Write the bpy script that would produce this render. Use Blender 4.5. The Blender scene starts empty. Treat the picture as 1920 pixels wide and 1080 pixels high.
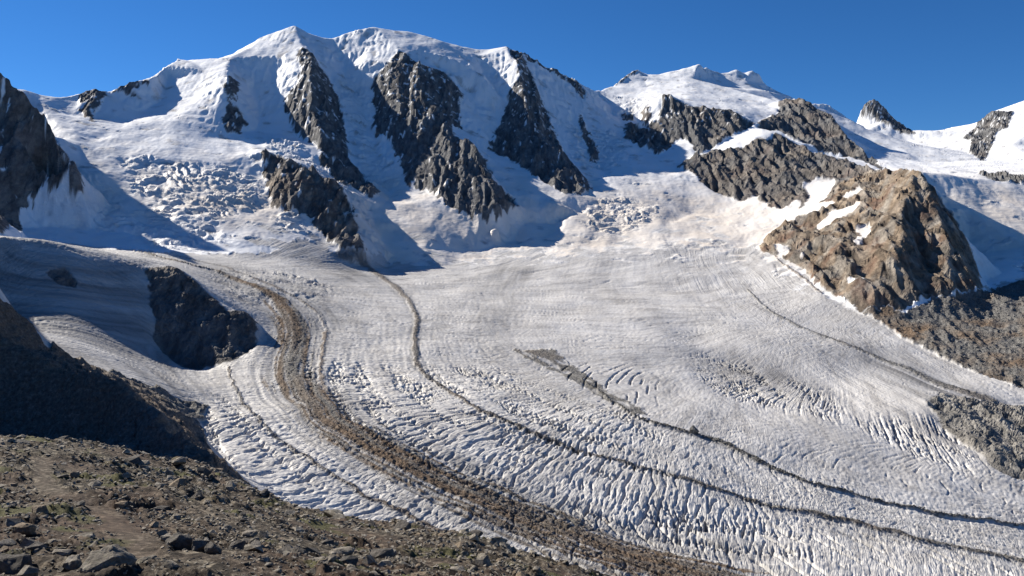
# A glacier basin under a snow-covered three-pillared mountain, seen from a stony shoulder.
# Units: metres. The camera stands at the origin; +Y is the direction of view, +Z up.
import bpy, bmesh, math, random
import mathutils
import numpy as np

scene = bpy.context.scene
COL = scene.collection

# ---------------------------------------------------------------- camera
cam_data = bpy.data.cameras.new('camera')
cam_data.sensor_width = 36.0
cam_data.lens = 36.0 * 1550.0 / 1920.0
cam_data.clip_start = 0.1
cam_data.clip_end = 40000.0
camera = bpy.data.objects.new('camera', cam_data)
camera.rotation_euler = (math.radians(90.0 - 3.5), 0.0, 0.0)
COL.objects.link(camera)
scene.camera = camera

# ---------------------------------------------------------------- sky, sun, exposure
SUN_ELEV, SUN_AZ = math.radians(32.0), math.radians(58.0)     # azimuth: degrees to the left of +Y
TO_SUN = mathutils.Vector((-math.sin(SUN_AZ) * math.cos(SUN_ELEV), math.cos(SUN_AZ) * math.cos(SUN_ELEV), math.sin(SUN_ELEV)))
world = bpy.data.worlds.new('World')
scene.world = world
world.use_nodes = True
wn = world.node_tree
wn.nodes.clear()
sky = wn.nodes.new('ShaderNodeTexSky')
sky.sky_type = 'NISHITA'
sky.sun_disc = False
sky.sun_elevation = SUN_ELEV
sky.sun_rotation = -SUN_AZ
sky.altitude = 3000.0
sky.air_density = 1.0
sky.dust_density = 0.0
sky.ozone_density = 10.0
bg = wn.nodes.new('ShaderNodeBackground')
bg.inputs['Strength'].default_value = 0.061
wo = wn.nodes.new('ShaderNodeOutputWorld')
tint = wn.nodes.new('ShaderNodeHueSaturation')        # the deep blue of clear mountain air
tint.inputs['Saturation'].default_value = 1.09
wn.links.new(sky.outputs[0], tint.inputs['Color'])
wn.links.new(tint.outputs[0], bg.inputs[0])
wn.links.new(bg.outputs[0], wo.inputs[0])

sun_data = bpy.data.lights.new('sun', 'SUN')
sun_data.energy = 5.0
sun_data.angle = math.radians(0.53)
sun_data.color = (1.0, 0.935, 0.83)
sun = bpy.data.objects.new('sun', sun_data)
sun.rotation_euler = TO_SUN.to_track_quat('Z', 'Y').to_euler()
sun.location = (-300, 100, 400)
COL.objects.link(sun)

scene.view_settings.view_transform = 'Standard'
scene.view_settings.look = 'None'
scene.view_settings.exposure = 0.80
scene.view_settings.gamma = 1.0
scene.view_settings.use_curve_mapping = False
scene.cycles.max_bounces = 5
scene.cycles.diffuse_bounces = 2


# ---------------------------------------------------------------- noise in numpy
_rng = np.random.default_rng(7)
_perm = np.tile(_rng.permutation(512).astype(np.int32), 2)
_ang = _rng.uniform(0, 2 * np.pi, 512)
_gx, _gy = np.cos(_ang).astype(np.float32), np.sin(_ang).astype(np.float32)


def perlin(x, y, seed=0):
    x = np.asarray(x, np.float64) + seed * 17.31
    y = np.asarray(y, np.float64) - seed * 9.77
    xf, yf = np.floor(x), np.floor(y)
    xi, yi = xf.astype(np.int64) & 511, yf.astype(np.int64) & 511
    fx, fy = (x - xf).astype(np.float32), (y - yf).astype(np.float32)
    a, b = _perm[xi], _perm[(xi + 1) & 511]
    i00, i10 = _perm[(a + yi) & 511], _perm[(b + yi) & 511]
    i01, i11 = _perm[(a + yi + 1) & 511], _perm[(b + yi + 1) & 511]
    u, v = fx * fx * fx * (fx * (fx * 6 - 15) + 10), fy * fy * fy * (fy * (fy * 6 - 15) + 10)
    n00 = _gx[i00] * fx + _gy[i00] * fy
    n10 = _gx[i10] * (fx - 1) + _gy[i10] * fy
    n01 = _gx[i01] * fx + _gy[i01] * (fy - 1)
    n11 = _gx[i11] * (fx - 1) + _gy[i11] * (fy - 1)
    return ((n00 * (1 - u) + n10 * u) * (1 - v) + (n01 * (1 - u) + n11 * u) * v) * 1.5


def fbm(x, y, octaves=4, seed=0, gain=0.5):
    t, a = 0, 1.0
    for k in range(octaves):
        t = t + a * perlin(x * 2 ** k, y * 2 ** k, seed + k)
        a *= gain
    return t


def ridged(x, y, seed=0):
    return 1 - 2 * np.abs(perlin(x, y, seed))


def crack(x, y, seed=0, width=0.10):
    """1 on thin winding lines (the zero lines of stretched noise), else 0"""
    return np.clip(1 - np.abs(perlin(x, y, seed)) / width, 0, 1)


def worley(x, y, seed=0):
    """distance to the border of irregular cells, 0 at the border, and a random value per cell"""
    xi, yi = np.floor(x).astype(np.int64), np.floor(y).astype(np.int64)
    d1 = np.full(x.shape, 9.0)
    d2 = np.full(x.shape, 9.0)
    val = np.zeros(x.shape)
    for dx in (-1, 0, 1):
        for dy in (-1, 0, 1):
            cx, cy = xi + dx, yi + dy
            h = _perm[(_perm[(cx + seed * 31) & 511] + cy) & 511]
            px, py = cx + (h % 23) / 23.0, cy + (h // 23) / 23.0
            d = np.hypot(px - x, py - y)
            near = d < d1
            d2 = np.where(near, d1, np.minimum(d2, d))
            val = np.where(near, (h % 37) / 37.0, val)
            d1 = np.where(near, d, d1)
    return d2 - d1, val


def smooth(a, lo, hi):
    t = np.clip((a - lo) / (hi - lo), 0, 1)
    return t * t * (3 - 2 * t)


# ---------------------------------------------------------------- material helpers
class Nodes:
    def __init__(self, name):
        self.mat = bpy.data.materials.new(name)
        self.mat.use_nodes = True
        self.t = self.mat.node_tree
        self.t.nodes.clear()
        self.out = self.t.nodes.new('ShaderNodeOutputMaterial')

    def add(self, kind, **kw):
        n = self.t.nodes.new(kind)
        for k, v in kw.items():
            setattr(n, k, v)
        return n

    def link(self, a, b):
        self.t.links.new(a, b)

    def attr(self, name):
        n = self.add('ShaderNodeAttribute', attribute_name=name)
        return n

    def noise(self, vec, scale, detail=4.0, rough=0.55, out=0):
        n = self.add('ShaderNodeTexNoise')
        n.inputs['Scale'].default_value = scale
        n.inputs['Detail'].default_value = detail
        n.inputs['Roughness'].default_value = rough
        if vec is not None:
            self.link(vec, n.inputs['Vector'])
        return n.outputs[out]

    def ramp(self, fac, stops):
        n = self.add('ShaderNodeValToRGB')
        el = n.color_ramp.elements
        while len(el) > 1:
            el.remove(el[-1])
        el[0].position = stops[0][0]
        el[0].color = (*stops[0][1], 1)
        for p, c in stops[1:]:
            e = el.new(p)
            e.color = (*c, 1)
        self.link(fac, n.inputs[0])
        return n.outputs[0]

    def mix(self, fac, a, b, blend='MIX'):
        n = self.add('ShaderNodeMix', data_type='RGBA', blend_type=blend)
        for sock, v in ((n.inputs[0], fac), (n.inputs[6], a), (n.inputs[7], b)):
            if isinstance(v, (int, float)):
                sock.default_value = v
            elif isinstance(v, tuple):
                sock.default_value = (*v, 1)
            else:
                self.link(v, sock)
        return n.outputs[2]

    def math(self, op, a, b=0.0):
        n = self.add('ShaderNodeMath', operation=op)
        for sock, v in ((n.inputs[0], a), (n.inputs[1], b)):
            if isinstance(v, (int, float)):
                sock.default_value = v
            else:
                self.link(v, sock)
        return n.outputs[0]

    def vscale(self, vec, s):
        n = self.add('ShaderNodeVectorMath', operation='MULTIPLY')
        self.link(vec, n.inputs[0])
        n.inputs[1].default_value = s
        return n.outputs[0]

    def bump(self, height, dist, strength=1.0, normal=None):
        n = self.add('ShaderNodeBump')
        n.inputs['Distance'].default_value = dist
        n.inputs['Strength'].default_value = strength
        self.link(height, n.inputs['Height'])
        if normal is not None:
            self.link(normal, n.inputs['Normal'])
        return n.outputs[0]

    def finish(self, color, rough=0.8, normal=None, spec=0.3):
        p = self.add('ShaderNodeBsdfPrincipled')
        if isinstance(color, tuple):
            p.inputs['Base Color'].default_value = (*color, 1)
        else:
            self.link(color, p.inputs['Base Color'])
        if isinstance(rough, (int, float)):
            p.inputs['Roughness'].default_value = rough
        else:
            self.link(rough, p.inputs['Roughness'])
        p.inputs['Specular IOR Level'].default_value = spec
        if normal is not None:
            self.link(normal, p.inputs['Normal'])
        self.link(p.outputs[0], self.out.inputs[0])
        return self.mat


def alpine_material():
    """snow, bare ice, rubble and rock, chosen by the surface attributes of the terrain meshes"""
    m = Nodes('alpine_ground')
    pos = m.add('ShaderNodeNewGeometry').outputs['Position']
    rock, ice, debris = m.attr('rock').outputs['Fac'], m.attr('ice').outputs['Fac'], m.attr('debris').outputs['Fac']
    brown, dirt = m.attr('brown').outputs['Fac'], m.attr('dirt').outputs['Fac']
    flow = m.attr('flow').outputs['Vector']
    # snow: clean white, warm where dusty
    n_big = m.noise(pos, 0.006, 5)
    snow = m.mix(dirt, (0.86, 0.87, 0.88), m.ramp(n_big, [(0.3, (0.74, 0.66, 0.57)), (0.7, (0.84, 0.79, 0.73))]))
    # bare ice: grey, streaked along the flow, crossed by fine cracks, salted with grit
    streak = m.noise(m.vscale(flow, (0.075, 0.006, 0.0)), 1.0, 5, 0.6)
    cross = m.noise(m.vscale(flow, (0.05, 0.16, 0.0)), 1.0, 5, 0.68)
    speck = m.noise(pos, 0.20, 7, 0.78)
    patch = m.noise(pos, 0.007, 4, 0.6)
    wide_streak = m.noise(m.vscale(flow, (0.022, 0.0028, 0.0)), 1.0, 5, 0.62)
    wide_cross = m.noise(m.vscale(flow, (0.016, 0.045, 0.0)), 1.0, 6, 0.7)
    ice_c = m.ramp(speck, [(0.36, (0.184, 0.171, 0.161)), (0.47, (0.460, 0.441, 0.422)), (0.58, (0.671, 0.655, 0.635))])
    ice_c = m.mix(0.42, ice_c, m.ramp(cross, [(0.36, (0.202, 0.191, 0.180)), (0.46, (0.515, 0.498, 0.474)), (0.64, (0.726, 0.711, 0.693))]))
    ice_c = m.mix(m.math('ADD', m.math('MULTIPLY', m.attr('lengthwise').outputs['Fac'], 0.32), 0.22), ice_c, m.ramp(streak, [(0.36, (0.202, 0.191, 0.180)), (0.5, (0.533, 0.515, 0.494)), (0.64, (0.699, 0.683, 0.664))]))
    ice_c = m.mix(0.32, ice_c, m.ramp(patch, [(0.38, (0.331, 0.316, 0.298)), (0.62, (0.735, 0.720, 0.702))]))
    ice_c = m.mix(0.20, ice_c, m.ramp(wide_streak, [(0.40, (0.220, 0.209, 0.200)), (0.5, (0.551, 0.534, 0.513)), (0.62, (0.735, 0.720, 0.702))]))
    ice_c = m.mix(0.28, ice_c, m.ramp(wide_cross, [(0.40, (0.184, 0.171, 0.161)), (0.49, (0.570, 0.553, 0.531)), (0.62, (0.772, 0.758, 0.739))]))
    ice_c = m.mix(m.math('MULTIPLY', m.attr('grime_shade').outputs['Fac'], 0.85), ice_c, m.ramp(streak, [(0.35, (0.110, 0.106, 0.104)), (0.5, (0.248, 0.242, 0.237)), (0.66, (0.423, 0.418, 0.417))]))  # dirty ice; on the left dome also shade put into the colour
    # rubble
    rub = m.noise(pos, 0.35, 5, 0.75)
    deb_grey = m.ramp(rub, [(0.3, (0.075, 0.072, 0.068)), (0.55, (0.19, 0.183, 0.172)), (0.72, (0.37, 0.36, 0.34))])
    deb_brown = m.ramp(rub, [(0.3, (0.065, 0.044, 0.030)), (0.55, (0.185, 0.13, 0.088)), (0.72, (0.31, 0.245, 0.185))])
    deb_c = m.mix(brown, deb_grey, deb_brown)
    # rock
    rn = m.noise(m.vscale(pos, (1.0, 0.28, 0.40)), 0.055, 9, 0.68)
    rn2 = m.noise(pos, 0.011, 4, 0.6)
    rock_grey = m.ramp(rn, [(0.33, (0.055, 0.056, 0.060)), (0.5, (0.135, 0.135, 0.137)), (0.66, (0.235, 0.230, 0.222))])
    pale_c = m.ramp(rn, [(0.33, (0.09, 0.085, 0.078)), (0.5, (0.26, 0.245, 0.22)), (0.66, (0.46, 0.43, 0.38))])
    rock_brown = m.ramp(rn, [(0.33, (0.06, 0.047, 0.036)), (0.5, (0.20, 0.152, 0.108)), (0.66, (0.38, 0.30, 0.22))])
    red = m.ramp(rn, [(0.3, (0.08, 0.045, 0.032)), (0.6, (0.20, 0.105, 0.07))])
    rock_brown = m.mix(m.ramp(rn2, [(0.52, (0, 0, 0)), (0.66, (0.75, 0.75, 0.75))]), rock_brown, red)
    rock_c = m.mix(m.attr('pale').outputs['Fac'], m.mix(brown, rock_grey, rock_brown), pale_c)
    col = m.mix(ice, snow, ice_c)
    col = m.mix(debris, col, deb_c)
    col = m.mix(rock, col, rock_c)
    # relief below the size of the mesh
    hard = m.math('MAXIMUM', rock, debris)
    def creases(vec, depth_scale, detail=3.0, rough_=0.55):
        """height that is level but for narrow V-shaped grooves"""
        n_ = m.noise(vec, 1.0, detail, rough_)
        return m.math('MINIMUM', m.math('MULTIPLY', m.math('ABSOLUTE', m.math('SUBTRACT', n_, 0.5)), depth_scale), 1.0)

    h_rock = m.noise(m.vscale(pos, (1.0, 0.6, 0.9)), 0.12, 10, 0.8)
    joints = creases(m.vscale(pos, (0.055, 0.03, 0.075)), 9.0, 5.0, 0.65)
    nrm = m.bump(m.math('MULTIPLY', m.math('ADD', h_rock, m.math('MULTIPLY', joints, 0.5)), hard), 3.2, 1.0)
    bare = m.math('MULTIPLY', ice, m.math('SUBTRACT', 1.0, hard))
    nrm = m.bump(m.math('MULTIPLY', m.noise(m.vscale(flow, (0.12, 0.22, 0.0)), 1.0, 8, 0.74), bare), 0.9, 0.9, nrm)
    across = m.attr('across').outputs['Fac']
    bare_x = m.math('MULTIPLY', bare, across)
    bare_l = m.math('MULTIPLY', bare, m.attr('lengthwise').outputs['Fac'])
    nrm = m.bump(m.math('MULTIPLY', creases(m.vscale(flow, (0.034, 0.16, 0.0)), 11.0), bare_x), 0.65, 0.9, nrm)
    nrm = m.bump(m.math('MULTIPLY', creases(m.vscale(flow, (0.014, 0.055, 0.0)), 12.0), bare_x), 0.6, 0.8, nrm)
    nrm = m.bump(m.math('MULTIPLY', creases(m.vscale(flow, (0.085, 0.010, 0.0)), 9.0, 5.0, 0.6), bare_l), 0.8, 0.8, nrm)
    crag = m.math('MULTIPLY', m.attr('serac').outputs['Fac'], m.math('SUBTRACT', 1.0, hard))
    nrm = m.bump(m.math('MULTIPLY', creases(m.vscale(pos, (0.030, 0.075, 0.06)), 8.0, 5.0, 0.65), crag), 1.5, 0.8, nrm)
    sastrugi = m.noise(m.vscale(pos, (0.02, 0.05, 0.05)), 1.0, 7, 0.65)
    nrm = m.bump(m.math('MULTIPLY', sastrugi, m.math('SUBTRACT', 1.0, m.math('MAXIMUM', hard, ice))), 4.0, 0.55, nrm)
    rough = m.math('ADD', m.math('MULTIPLY', hard, 0.35), 0.55)
    return m.finish(col, rough, nrm, 0.25)


ALPINE = alpine_material()

# ---------------------------------------------------------------- survey of the place, world coordinates in metres
# break lines of the ground: (region number, [(x, y, z), ...])
LINES_DATA = [
    (1, [(-2179, 2820, 758), (-1976.4, 2770, 882), (-1813.7, 2720, 824), (-1728.6, 2700, 604.6), (-1687.8, 2710, 491.3), (-1602.9, 2750, 484.7), (-1567.9, 2780, 472.5), (-1522.4, 2810, 468.7), (-1470, 2840, 468.4), (-1457.7, 2860, 496.9), (-1404.1, 2900, 507.5), (-1347.8, 2960, 536.6), (-1336.1, 2990, 560.8), (-1306.9, 3010, 560.8), (-1324.8, 3180, 640.4), (-1310.8, 3300, 705.9), (-1263.5, 3380, 706.1), (-1221.1, 3430, 718.6), (-1172, 3480, 750.9), (-1117.6, 3520, 801.4), (-1058.7, 3550, 848.1), (-996.4, 3570, 875.2), (-926.1, 3580, 904.4)]),  # first points: unseen peak, raised to throw shade over the left icefall
    (1, [(-926.1, 3580, 904.4), (-876.8, 3590, 875.6), (-824.7, 3610, 862.4), (-778.6, 3630, 860.4), (-717.8, 3650, 885.7), (-646.4, 3640, 901.4), (-603.4, 3660, 915.5), (-536.8, 3680, 909), (-469.4, 3700, 909.3), (-400.2, 3710, 891), (-307, 3720, 860.8), (-225, 3730, 844.5), (-142.5, 3740, 837.4), (-71.5, 3750, 842), (-23.8, 3750, 849), (59.7, 3760, 813.7), (144.2, 3780, 775.4), (242.4, 3810, 738.5), (307.2, 3860, 711.9), (377.4, 3950, 701.2), (425.7, 4050, 708.7)]),
    (2, [(425.7, 4050, 708.7), (508.2, 4200, 761.4), (599.2, 4380, 849), (665.2, 4450, 893.3), (726.9, 4480, 871.2), (773.2, 4500, 869.5), (878.9, 4530, 898), (952.8, 4540, 922.8), (1018.3, 4550, 944.8), (1092.5, 4580, 916.5), (1141.4, 4600, 903.2), (1190.3, 4620, 912.9), (1239.6, 4640, 928.5), (1287, 4650, 910.1), (1339.8, 4660, 929.6), (1375.9, 4650, 901.4), (1403.4, 4640, 847), (1445.3, 4630, 810.2), (1524.5, 4600, 776)]),
    (2, [(1670.2, 4850, 769.3), (1771.6, 4900, 783.4), (1843.4, 4900, 786.5), (1892.8, 4880, 743.3), (1923.2, 4860, 703.4), (1971.7, 4750, 645.5), (2028.8, 4600, 558.2), (2054.6, 4400, 478.1), (2035, 4100, 364.8)]),
    (13, [(2097.9, 5250, 613.8), (2175, 5320, 696.1), (2219.7, 5350, 767.6), (2243.7, 5370, 828.1), (2297.8, 5380, 887.3), (2331.8, 5380, 897.4), (2376.3, 5385, 857.6), (2482.2, 5400, 757.7), (2615.3, 5420, 668)]),
    (3, [(2678.2, 5550, 677), (2802.7, 5550, 666.4), (2925, 5450, 695.8), (2945, 5300, 710.2), (2986.1, 5200, 778.9), (3087, 5150, 820.1), (3121.3, 5100, 834.7), (3469.3, 5000, 937.8), (4089.7, 4800, 990.6)]),
    (6, [(-2381.5, 2400, 480.3), (-2146.4, 2450, 567), (-1927.2, 2450, 597.5), (-1676, 2400, 555.4), (-1518.8, 2320, 493.3), (-1344.2, 2200, 419.5), (-1289.4, 2200, 385), (-1279.4, 2210, 358.9), (-1215.6, 2200, 287.8), (-1182.8, 2180, 230), (-1136, 2150, 192.7)]),
    (6, [(-1506, 1500, 14.6), (-1344.3, 1800, 6), (-1205.1, 1950, 11.5), (-1197.6, 1980, 25.7), (-1188.1, 2020, 58.6), (-1200.9, 2050, 85.7), (-1181.2, 2080, 120.2), (-1151.3, 2100, 145.4), (-1123.8, 2120, 160.3)]),
    (6, [(-1727.8, 2150, 335.6), (-1442.9, 2130, 265.2), (-1278.1, 2080, 206.2), (-1215.9, 2110, 195.8)]),
    (6, [(-1329.5, 2170, 318.2), (-1266.4, 2130, 251.7), (-1230.8, 2100, 181.5)]),
    (1, [(-926.1, 3580, 904.4), (-862.6, 3440, 796.1), (-795.3, 3320, 720.5), (-760.9, 3190, 638.4), (-735.2, 3060, 516.2), (-692.9, 2950, 423.3), (-650.5, 2850, 336.8), (-641.4, 2800, 290.1), (-558, 2720, 200.5), (-450.7, 2600, 128.6)]),
    (1, [(-867.6, 3580, 864.2), (-808.7, 3440, 753), (-735.4, 3330, 639.2), (-677.3, 3240, 546.6), (-643.3, 3150, 457.9), (-604.4, 3030, 358.1), (-547.9, 2900, 259.9), (-508, 2830, 208.6), (-431.6, 2690, 152)]),
    (1, [(-870.5, 3300, 697.6), (-851.7, 3250, 650.4), (-853.4, 3150, 517.5), (-796.5, 3020, 408.5), (-737.4, 2920, 341.4), (-676.8, 2860, 316.2)]),
    (1, [(-1118.2, 3320, 714.3), (-1021.8, 3350, 722.9), (-947.4, 3350, 718.7), (-891.4, 3340, 720.7)]),
    (1, [(-1034.4, 3320, 685.2), (-983, 3200, 539.8), (-931.9, 3080, 441.9), (-902.4, 2930, 370.4)]),
    (1, [(-950.1, 3320, 674.8), (-902, 3180, 526.5), (-856.8, 3050, 428), (-823.9, 2930, 364.8)]),
    (1, [(-1118.2, 3320, 714.3), (-1075.4, 3160, 632.4), (-1035.1, 3010, 545.7), (-1010.1, 2890, 451.1), (-987.1, 2800, 375.2), (-918.3, 2790, 342.1)]),
    (1, [(-1163.3, 3180, 626.4), (-1135.6, 3010, 507.8), (-1127.3, 2840, 416.4), (-1108.6, 2720, 355.9)]),
    (1, [(-1311.7, 3180, 596.5), (-1262.4, 3000, 487.2), (-1269.5, 2850, 417.9), (-1268.2, 2690, 352), (-1284.8, 2560, 299.3)]),
    (1, [(-1070.5, 3440, 774.6), (-1007.7, 3450, 785.4), (-939.2, 3440, 787.5)]),
    (1, [(-778.6, 3630, 860.4), (-710.1, 3490, 720.3), (-633.5, 3360, 598.5), (-555.6, 3200, 459.1), (-505.5, 3040, 340), (-456.7, 2910, 251.5), (-426, 2790, 170.1), (-384.4, 2660, 114.6)]),
    (1, [(-605.1, 3670, 918), (-504.2, 3530, 816.9), (-460.2, 3450, 761.7), (-375.9, 3340, 683), (-323.9, 3240, 587.3), (-305, 3190, 532.1), (-304.7, 3080, 441.9), (-224.3, 3000, 379.2), (-143.3, 2910, 319.9), (-89.7, 2800, 242), (-60.6, 2700, 173.2), (-41.6, 2590, 100), (-48.8, 2530, 44.2)]),
    (1, [(-683.7, 3590, 830.8), (-607, 3540, 797.1), (-549.2, 3530, 805.9)]),
    (1, [(-599.7, 3430, 712.2), (-565.4, 3350, 601), (-532.7, 3250, 507.3), (-486.2, 3080, 383.5), (-405.9, 2950, 301.9), (-352.5, 2820, 207.9), (-297.8, 2730, 152.5), (-227.2, 2640, 120.5)]),
    (1, [(-512.3, 3400, 706), (-452.9, 3230, 544.9), (-389.6, 3050, 404.8), (-330.1, 2950, 335.5), (-278.3, 2840, 258.1), (-226.8, 2720, 174.5)]),
    (1, [(-349.9, 3440, 714.3), (-282.9, 3420, 673.7), (-197.9, 3340, 567.7), (-202.6, 3240, 481.2), (-187.2, 3150, 406.2), (-114.4, 2980, 301.1), (-73.3, 2860, 210.8), (0, 2730, 136.8), (17, 2640, 101.9)]),
    (1, [(-425.9, 3530, 808.1), (-355.7, 3500, 772.7), (-221.9, 3490, 729), (-132.1, 3460, 675), (-98.5, 3440, 640.9)]),
    (1, [(-312.8, 3650, 849.2), (-229.9, 3620, 803.8), (-171.1, 3590, 763.4)]),
    (1, [(-308.1, 3460, 696.7), (-220.2, 3460, 675), (-152.9, 3430, 617.5)]),
    (1, [(-174.3, 3420, 587.7), (-144.5, 3330, 509.3), (-123, 3210, 420), (-108.4, 3080, 324.9), (-28.2, 2930, 234.6), (71.6, 2790, 152.3), (155.5, 2690, 103.8)]),
    (1, [(-23.5, 3700, 837.7), (22.4, 3520, 722.1), (39.4, 3440, 645.2), (53.8, 3380, 580.8), (56.8, 3300, 500.6), (81.8, 3200, 404.5), (133.3, 3110, 341.9), (193.4, 3020, 280.2), (235.6, 2940, 216.7), (257.8, 2870, 162.1)]),
    (1, [(-150.8, 3650, 787.6), (-117.8, 3560, 690.1), (-66.3, 3470, 602.9), (-32.5, 3400, 547.9)]),
    (1, [(-21.6, 3390, 529.2), (-58.2, 3250, 404.7), (-59.9, 3120, 319.3), (47.9, 2990, 243.2), (145.8, 2840, 169.5), (197, 2790, 145.1)]),
    (1, [(58.8, 3700, 791.4), (91.6, 3600, 686.5), (117.9, 3490, 588.8), (151.1, 3380, 474.3), (185.3, 3220, 360.1), (215.8, 3120, 289.5), (252.4, 3030, 236.8), (285.7, 2930, 178.6)]),
    (1, [(241.2, 3790, 722.8), (233.3, 3660, 617.4), (266.7, 3480, 477.3), (298.2, 3330, 372.4), (334, 3160, 273.2), (347, 3040, 214.4)]),
    (1, [(405.8, 3980, 671.4), (464.2, 3830, 585.8), (479.1, 3660, 497.4), (503.5, 3500, 409.2), (543.5, 3330, 334.4)]),
    (15, [(-1440.8, 2720, 398.8), (-1341.2, 2560, 326.8), (-1254.6, 2420, 239.9), (-1183.9, 2280, 168.1)]),
    (15, [(-1534.7, 2720, 441.7), (-1449.2, 2640, 378.8), (-1326.7, 2500, 292.3)]),
    (15, [(-1278.1, 2530, 289.4), (-1213.5, 2600, 304), (-1079.1, 2680, 330.3), (-945.9, 2740, 323.8), (-847.3, 2760, 308.7), (-759.9, 2830, 330.9)]),
    (15, [(-1261.2, 2480, 269.5), (-1158.8, 2480, 245.9), (-1008.4, 2500, 235.2), (-878.2, 2540, 235.7), (-790.4, 2600, 261.1)]),
    (15, [(-1189.3, 2320, 185.8), (-1099.9, 2350, 165.7), (-969.5, 2400, 169.3), (-844.8, 2440, 172.1), (-761.3, 2500, 184.3)]),
    (15, [(-1206.6, 2160, 104.1), (-1107.2, 2210, 92.4), (-1002.8, 2230, 86.1), (-874.1, 2230, 78.9), (-758.6, 2270, 73.1), (-688.7, 2330, 82.5)]),
    (15, [(-1181.4, 2040, 26.5), (-1084.3, 2080, 20.3), (-955.4, 2090, 7), (-843.8, 2080, 0.3), (-740.5, 2130, 7.1), (-648.3, 2190, 21.4), (-574.1, 2230, 21.8), (-500.4, 2220, -6.9)]),
    (15, [(-1101.4, 1900, -5.9), (-1007.3, 1930, -18.4), (-892.3, 1950, -26.1), (-800, 1970, -31.4), (-706.6, 2030, -32.4), (-595.5, 2100, -26.7)]),
    (15, [(-784.9, 2610, 270.4), (-709.9, 2640, 251.7), (-627.2, 2720, 235.1), (-541.8, 2640, 177.8), (-443.9, 2560, 110.3)]),
    (15, [(-779, 2590, 266.7), (-685.8, 2550, 236.6), (-574.7, 2490, 180.4), (-503, 2450, 146.2), (-462.6, 2400, 85), (-417.2, 2290, 7.6), (-391, 2190, -34.9)]),
    (15, [(-570.2, 2470, 166.3), (-521.9, 2390, 99.9), (-462.2, 2280, 22.3), (-421.6, 2180, -34.8)]),
    (15, [(-708.7, 2400, 123.3), (-670.7, 2330, 82.5), (-616.2, 2310, 71.4), (-540.4, 2270, 29.4), (-457.3, 2170, -30.4), (-406.7, 2160, -45.6)]),
    (15, [(-630.8, 2460, 181.3), (-593.5, 2370, 114.2)]),
    (4, [(-444.1, 2560, 98.8), (-409.8, 2450, 39.6), (-377.1, 2390, -7.4), (-330.5, 2330, -49.2), (-267.1, 2300, -69.3)]),
    (4, [(-399.3, 2590, 101.6), (-302.9, 2620, 106.2), (-217.2, 2600, 88.7), (-98.1, 2540, 32.9), (-40.7, 2530, 34.4)]),
    (4, [(-351, 2480, 40.1), (-254.3, 2470, 24.1), (-143.7, 2480, 0.3), (-16.5, 2560, 8.6)]),
    (4, [(-307.9, 2390, -15.1), (-200.3, 2390, -38.1), (-94.8, 2450, -39.1), (0, 2540, -16)]),
    (4, [(-353.5, 2440, 8.2), (-268.1, 2450, 16.1), (-247.4, 2400, -15.1), (-270.4, 2330, -52.2)]),
    (4, [(0, 2680, 100), (86.1, 2680, 84.6), (171, 2660, 63.5), (242.1, 2690, 78)]),
    (4, [(0, 2610, 42.2), (68.2, 2650, 46.3), (171.8, 2670, 43.2)]),
    (4, [(226.5, 2710, 78.6), (286.7, 2790, 125.5), (381.6, 2830, 136.4), (483.9, 2790, 107.7)]),
    (4, [(230.7, 2560, 16.8), (329.6, 2560, 8.6), (468.4, 2600, 33.7)]),
    (4, [(367.8, 3020, 222.6), (464.7, 3020, 213), (650, 2980, 181.7), (771.4, 2860, 128.7), (850.3, 2700, 86.9)]),
    (4, [(475.7, 3230, 299.7), (584.5, 3260, 302.5), (672.2, 3180, 274.9)]),
    (4, [(554.2, 3330, 330.2), (650.9, 3450, 385.8), (717.4, 3400, 391)]),
    (4, [(609.8, 2790, 80.9), (769.5, 2720, 70.2), (875.9, 2620, 67.6)]),
    (4, [(64.4, 2500, -15.8), (303.6, 2480, -23.6), (549.5, 2510, 0.3), (716.7, 2530, 8.5), (801, 2540, 24.8)]),
    (2, [(478.4, 3950, 653.9), (564.7, 3850, 613.1), (650.6, 3780, 625.8), (805.5, 3830, 646.1), (1006.4, 3850, 625.2), (1163.1, 3880, 605.7), (1259.2, 3950, 641.5)]),
    (2, [(634.4, 4150, 739.3), (878.4, 4180, 757.8), (1109.9, 4250, 757.1), (1330.3, 4350, 755.7)]),
    (2, [(665.2, 4450, 893.3), (683.6, 4330, 806.7), (682.2, 4200, 748.2)]),
    (2, [(1018.3, 4550, 944.8), (962.8, 4450, 862.6), (895.8, 4330, 812.2)]),
    (2, [(1038.3, 4560, 918.2), (1059.9, 4500, 844), (1126.1, 4420, 787.4), (1191.1, 4400, 781)]),
    (2, [(1239.6, 4640, 928.5), (1262.7, 4560, 855.3), (1275.5, 4450, 792.7)]),
    (2, [(458.4, 3780, 542.3), (558.1, 3720, 522), (589.7, 3620, 473.6), (595.6, 3450, 396.8)]),
    (2, [(667.2, 3700, 635.8), (710.2, 3690, 622.5), (785, 3620, 565.1), (939.1, 3590, 542.3), (1021.4, 3500, 475.6)]),
    (2, [(548.6, 3390, 368.4), (596.7, 3330, 336.5), (711.2, 3220, 307), (800, 3290, 340.8), (880.7, 3360, 397.1), (1010.8, 3440, 450.1)]),
    (2, [(580.9, 3640, 517.7), (632.1, 3600, 498.3), (665.3, 3660, 571.3)]),
    (14, [(1206, 3820, 596.3), (1264, 3850, 632.5), (1314.9, 3820, 632.4), (1348.8, 3730, 589.3), (1378.6, 3600, 523.3), (1369.2, 3400, 408.3), (1364.1, 3180, 301.2), (1357.8, 3040, 243.4)]),
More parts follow.
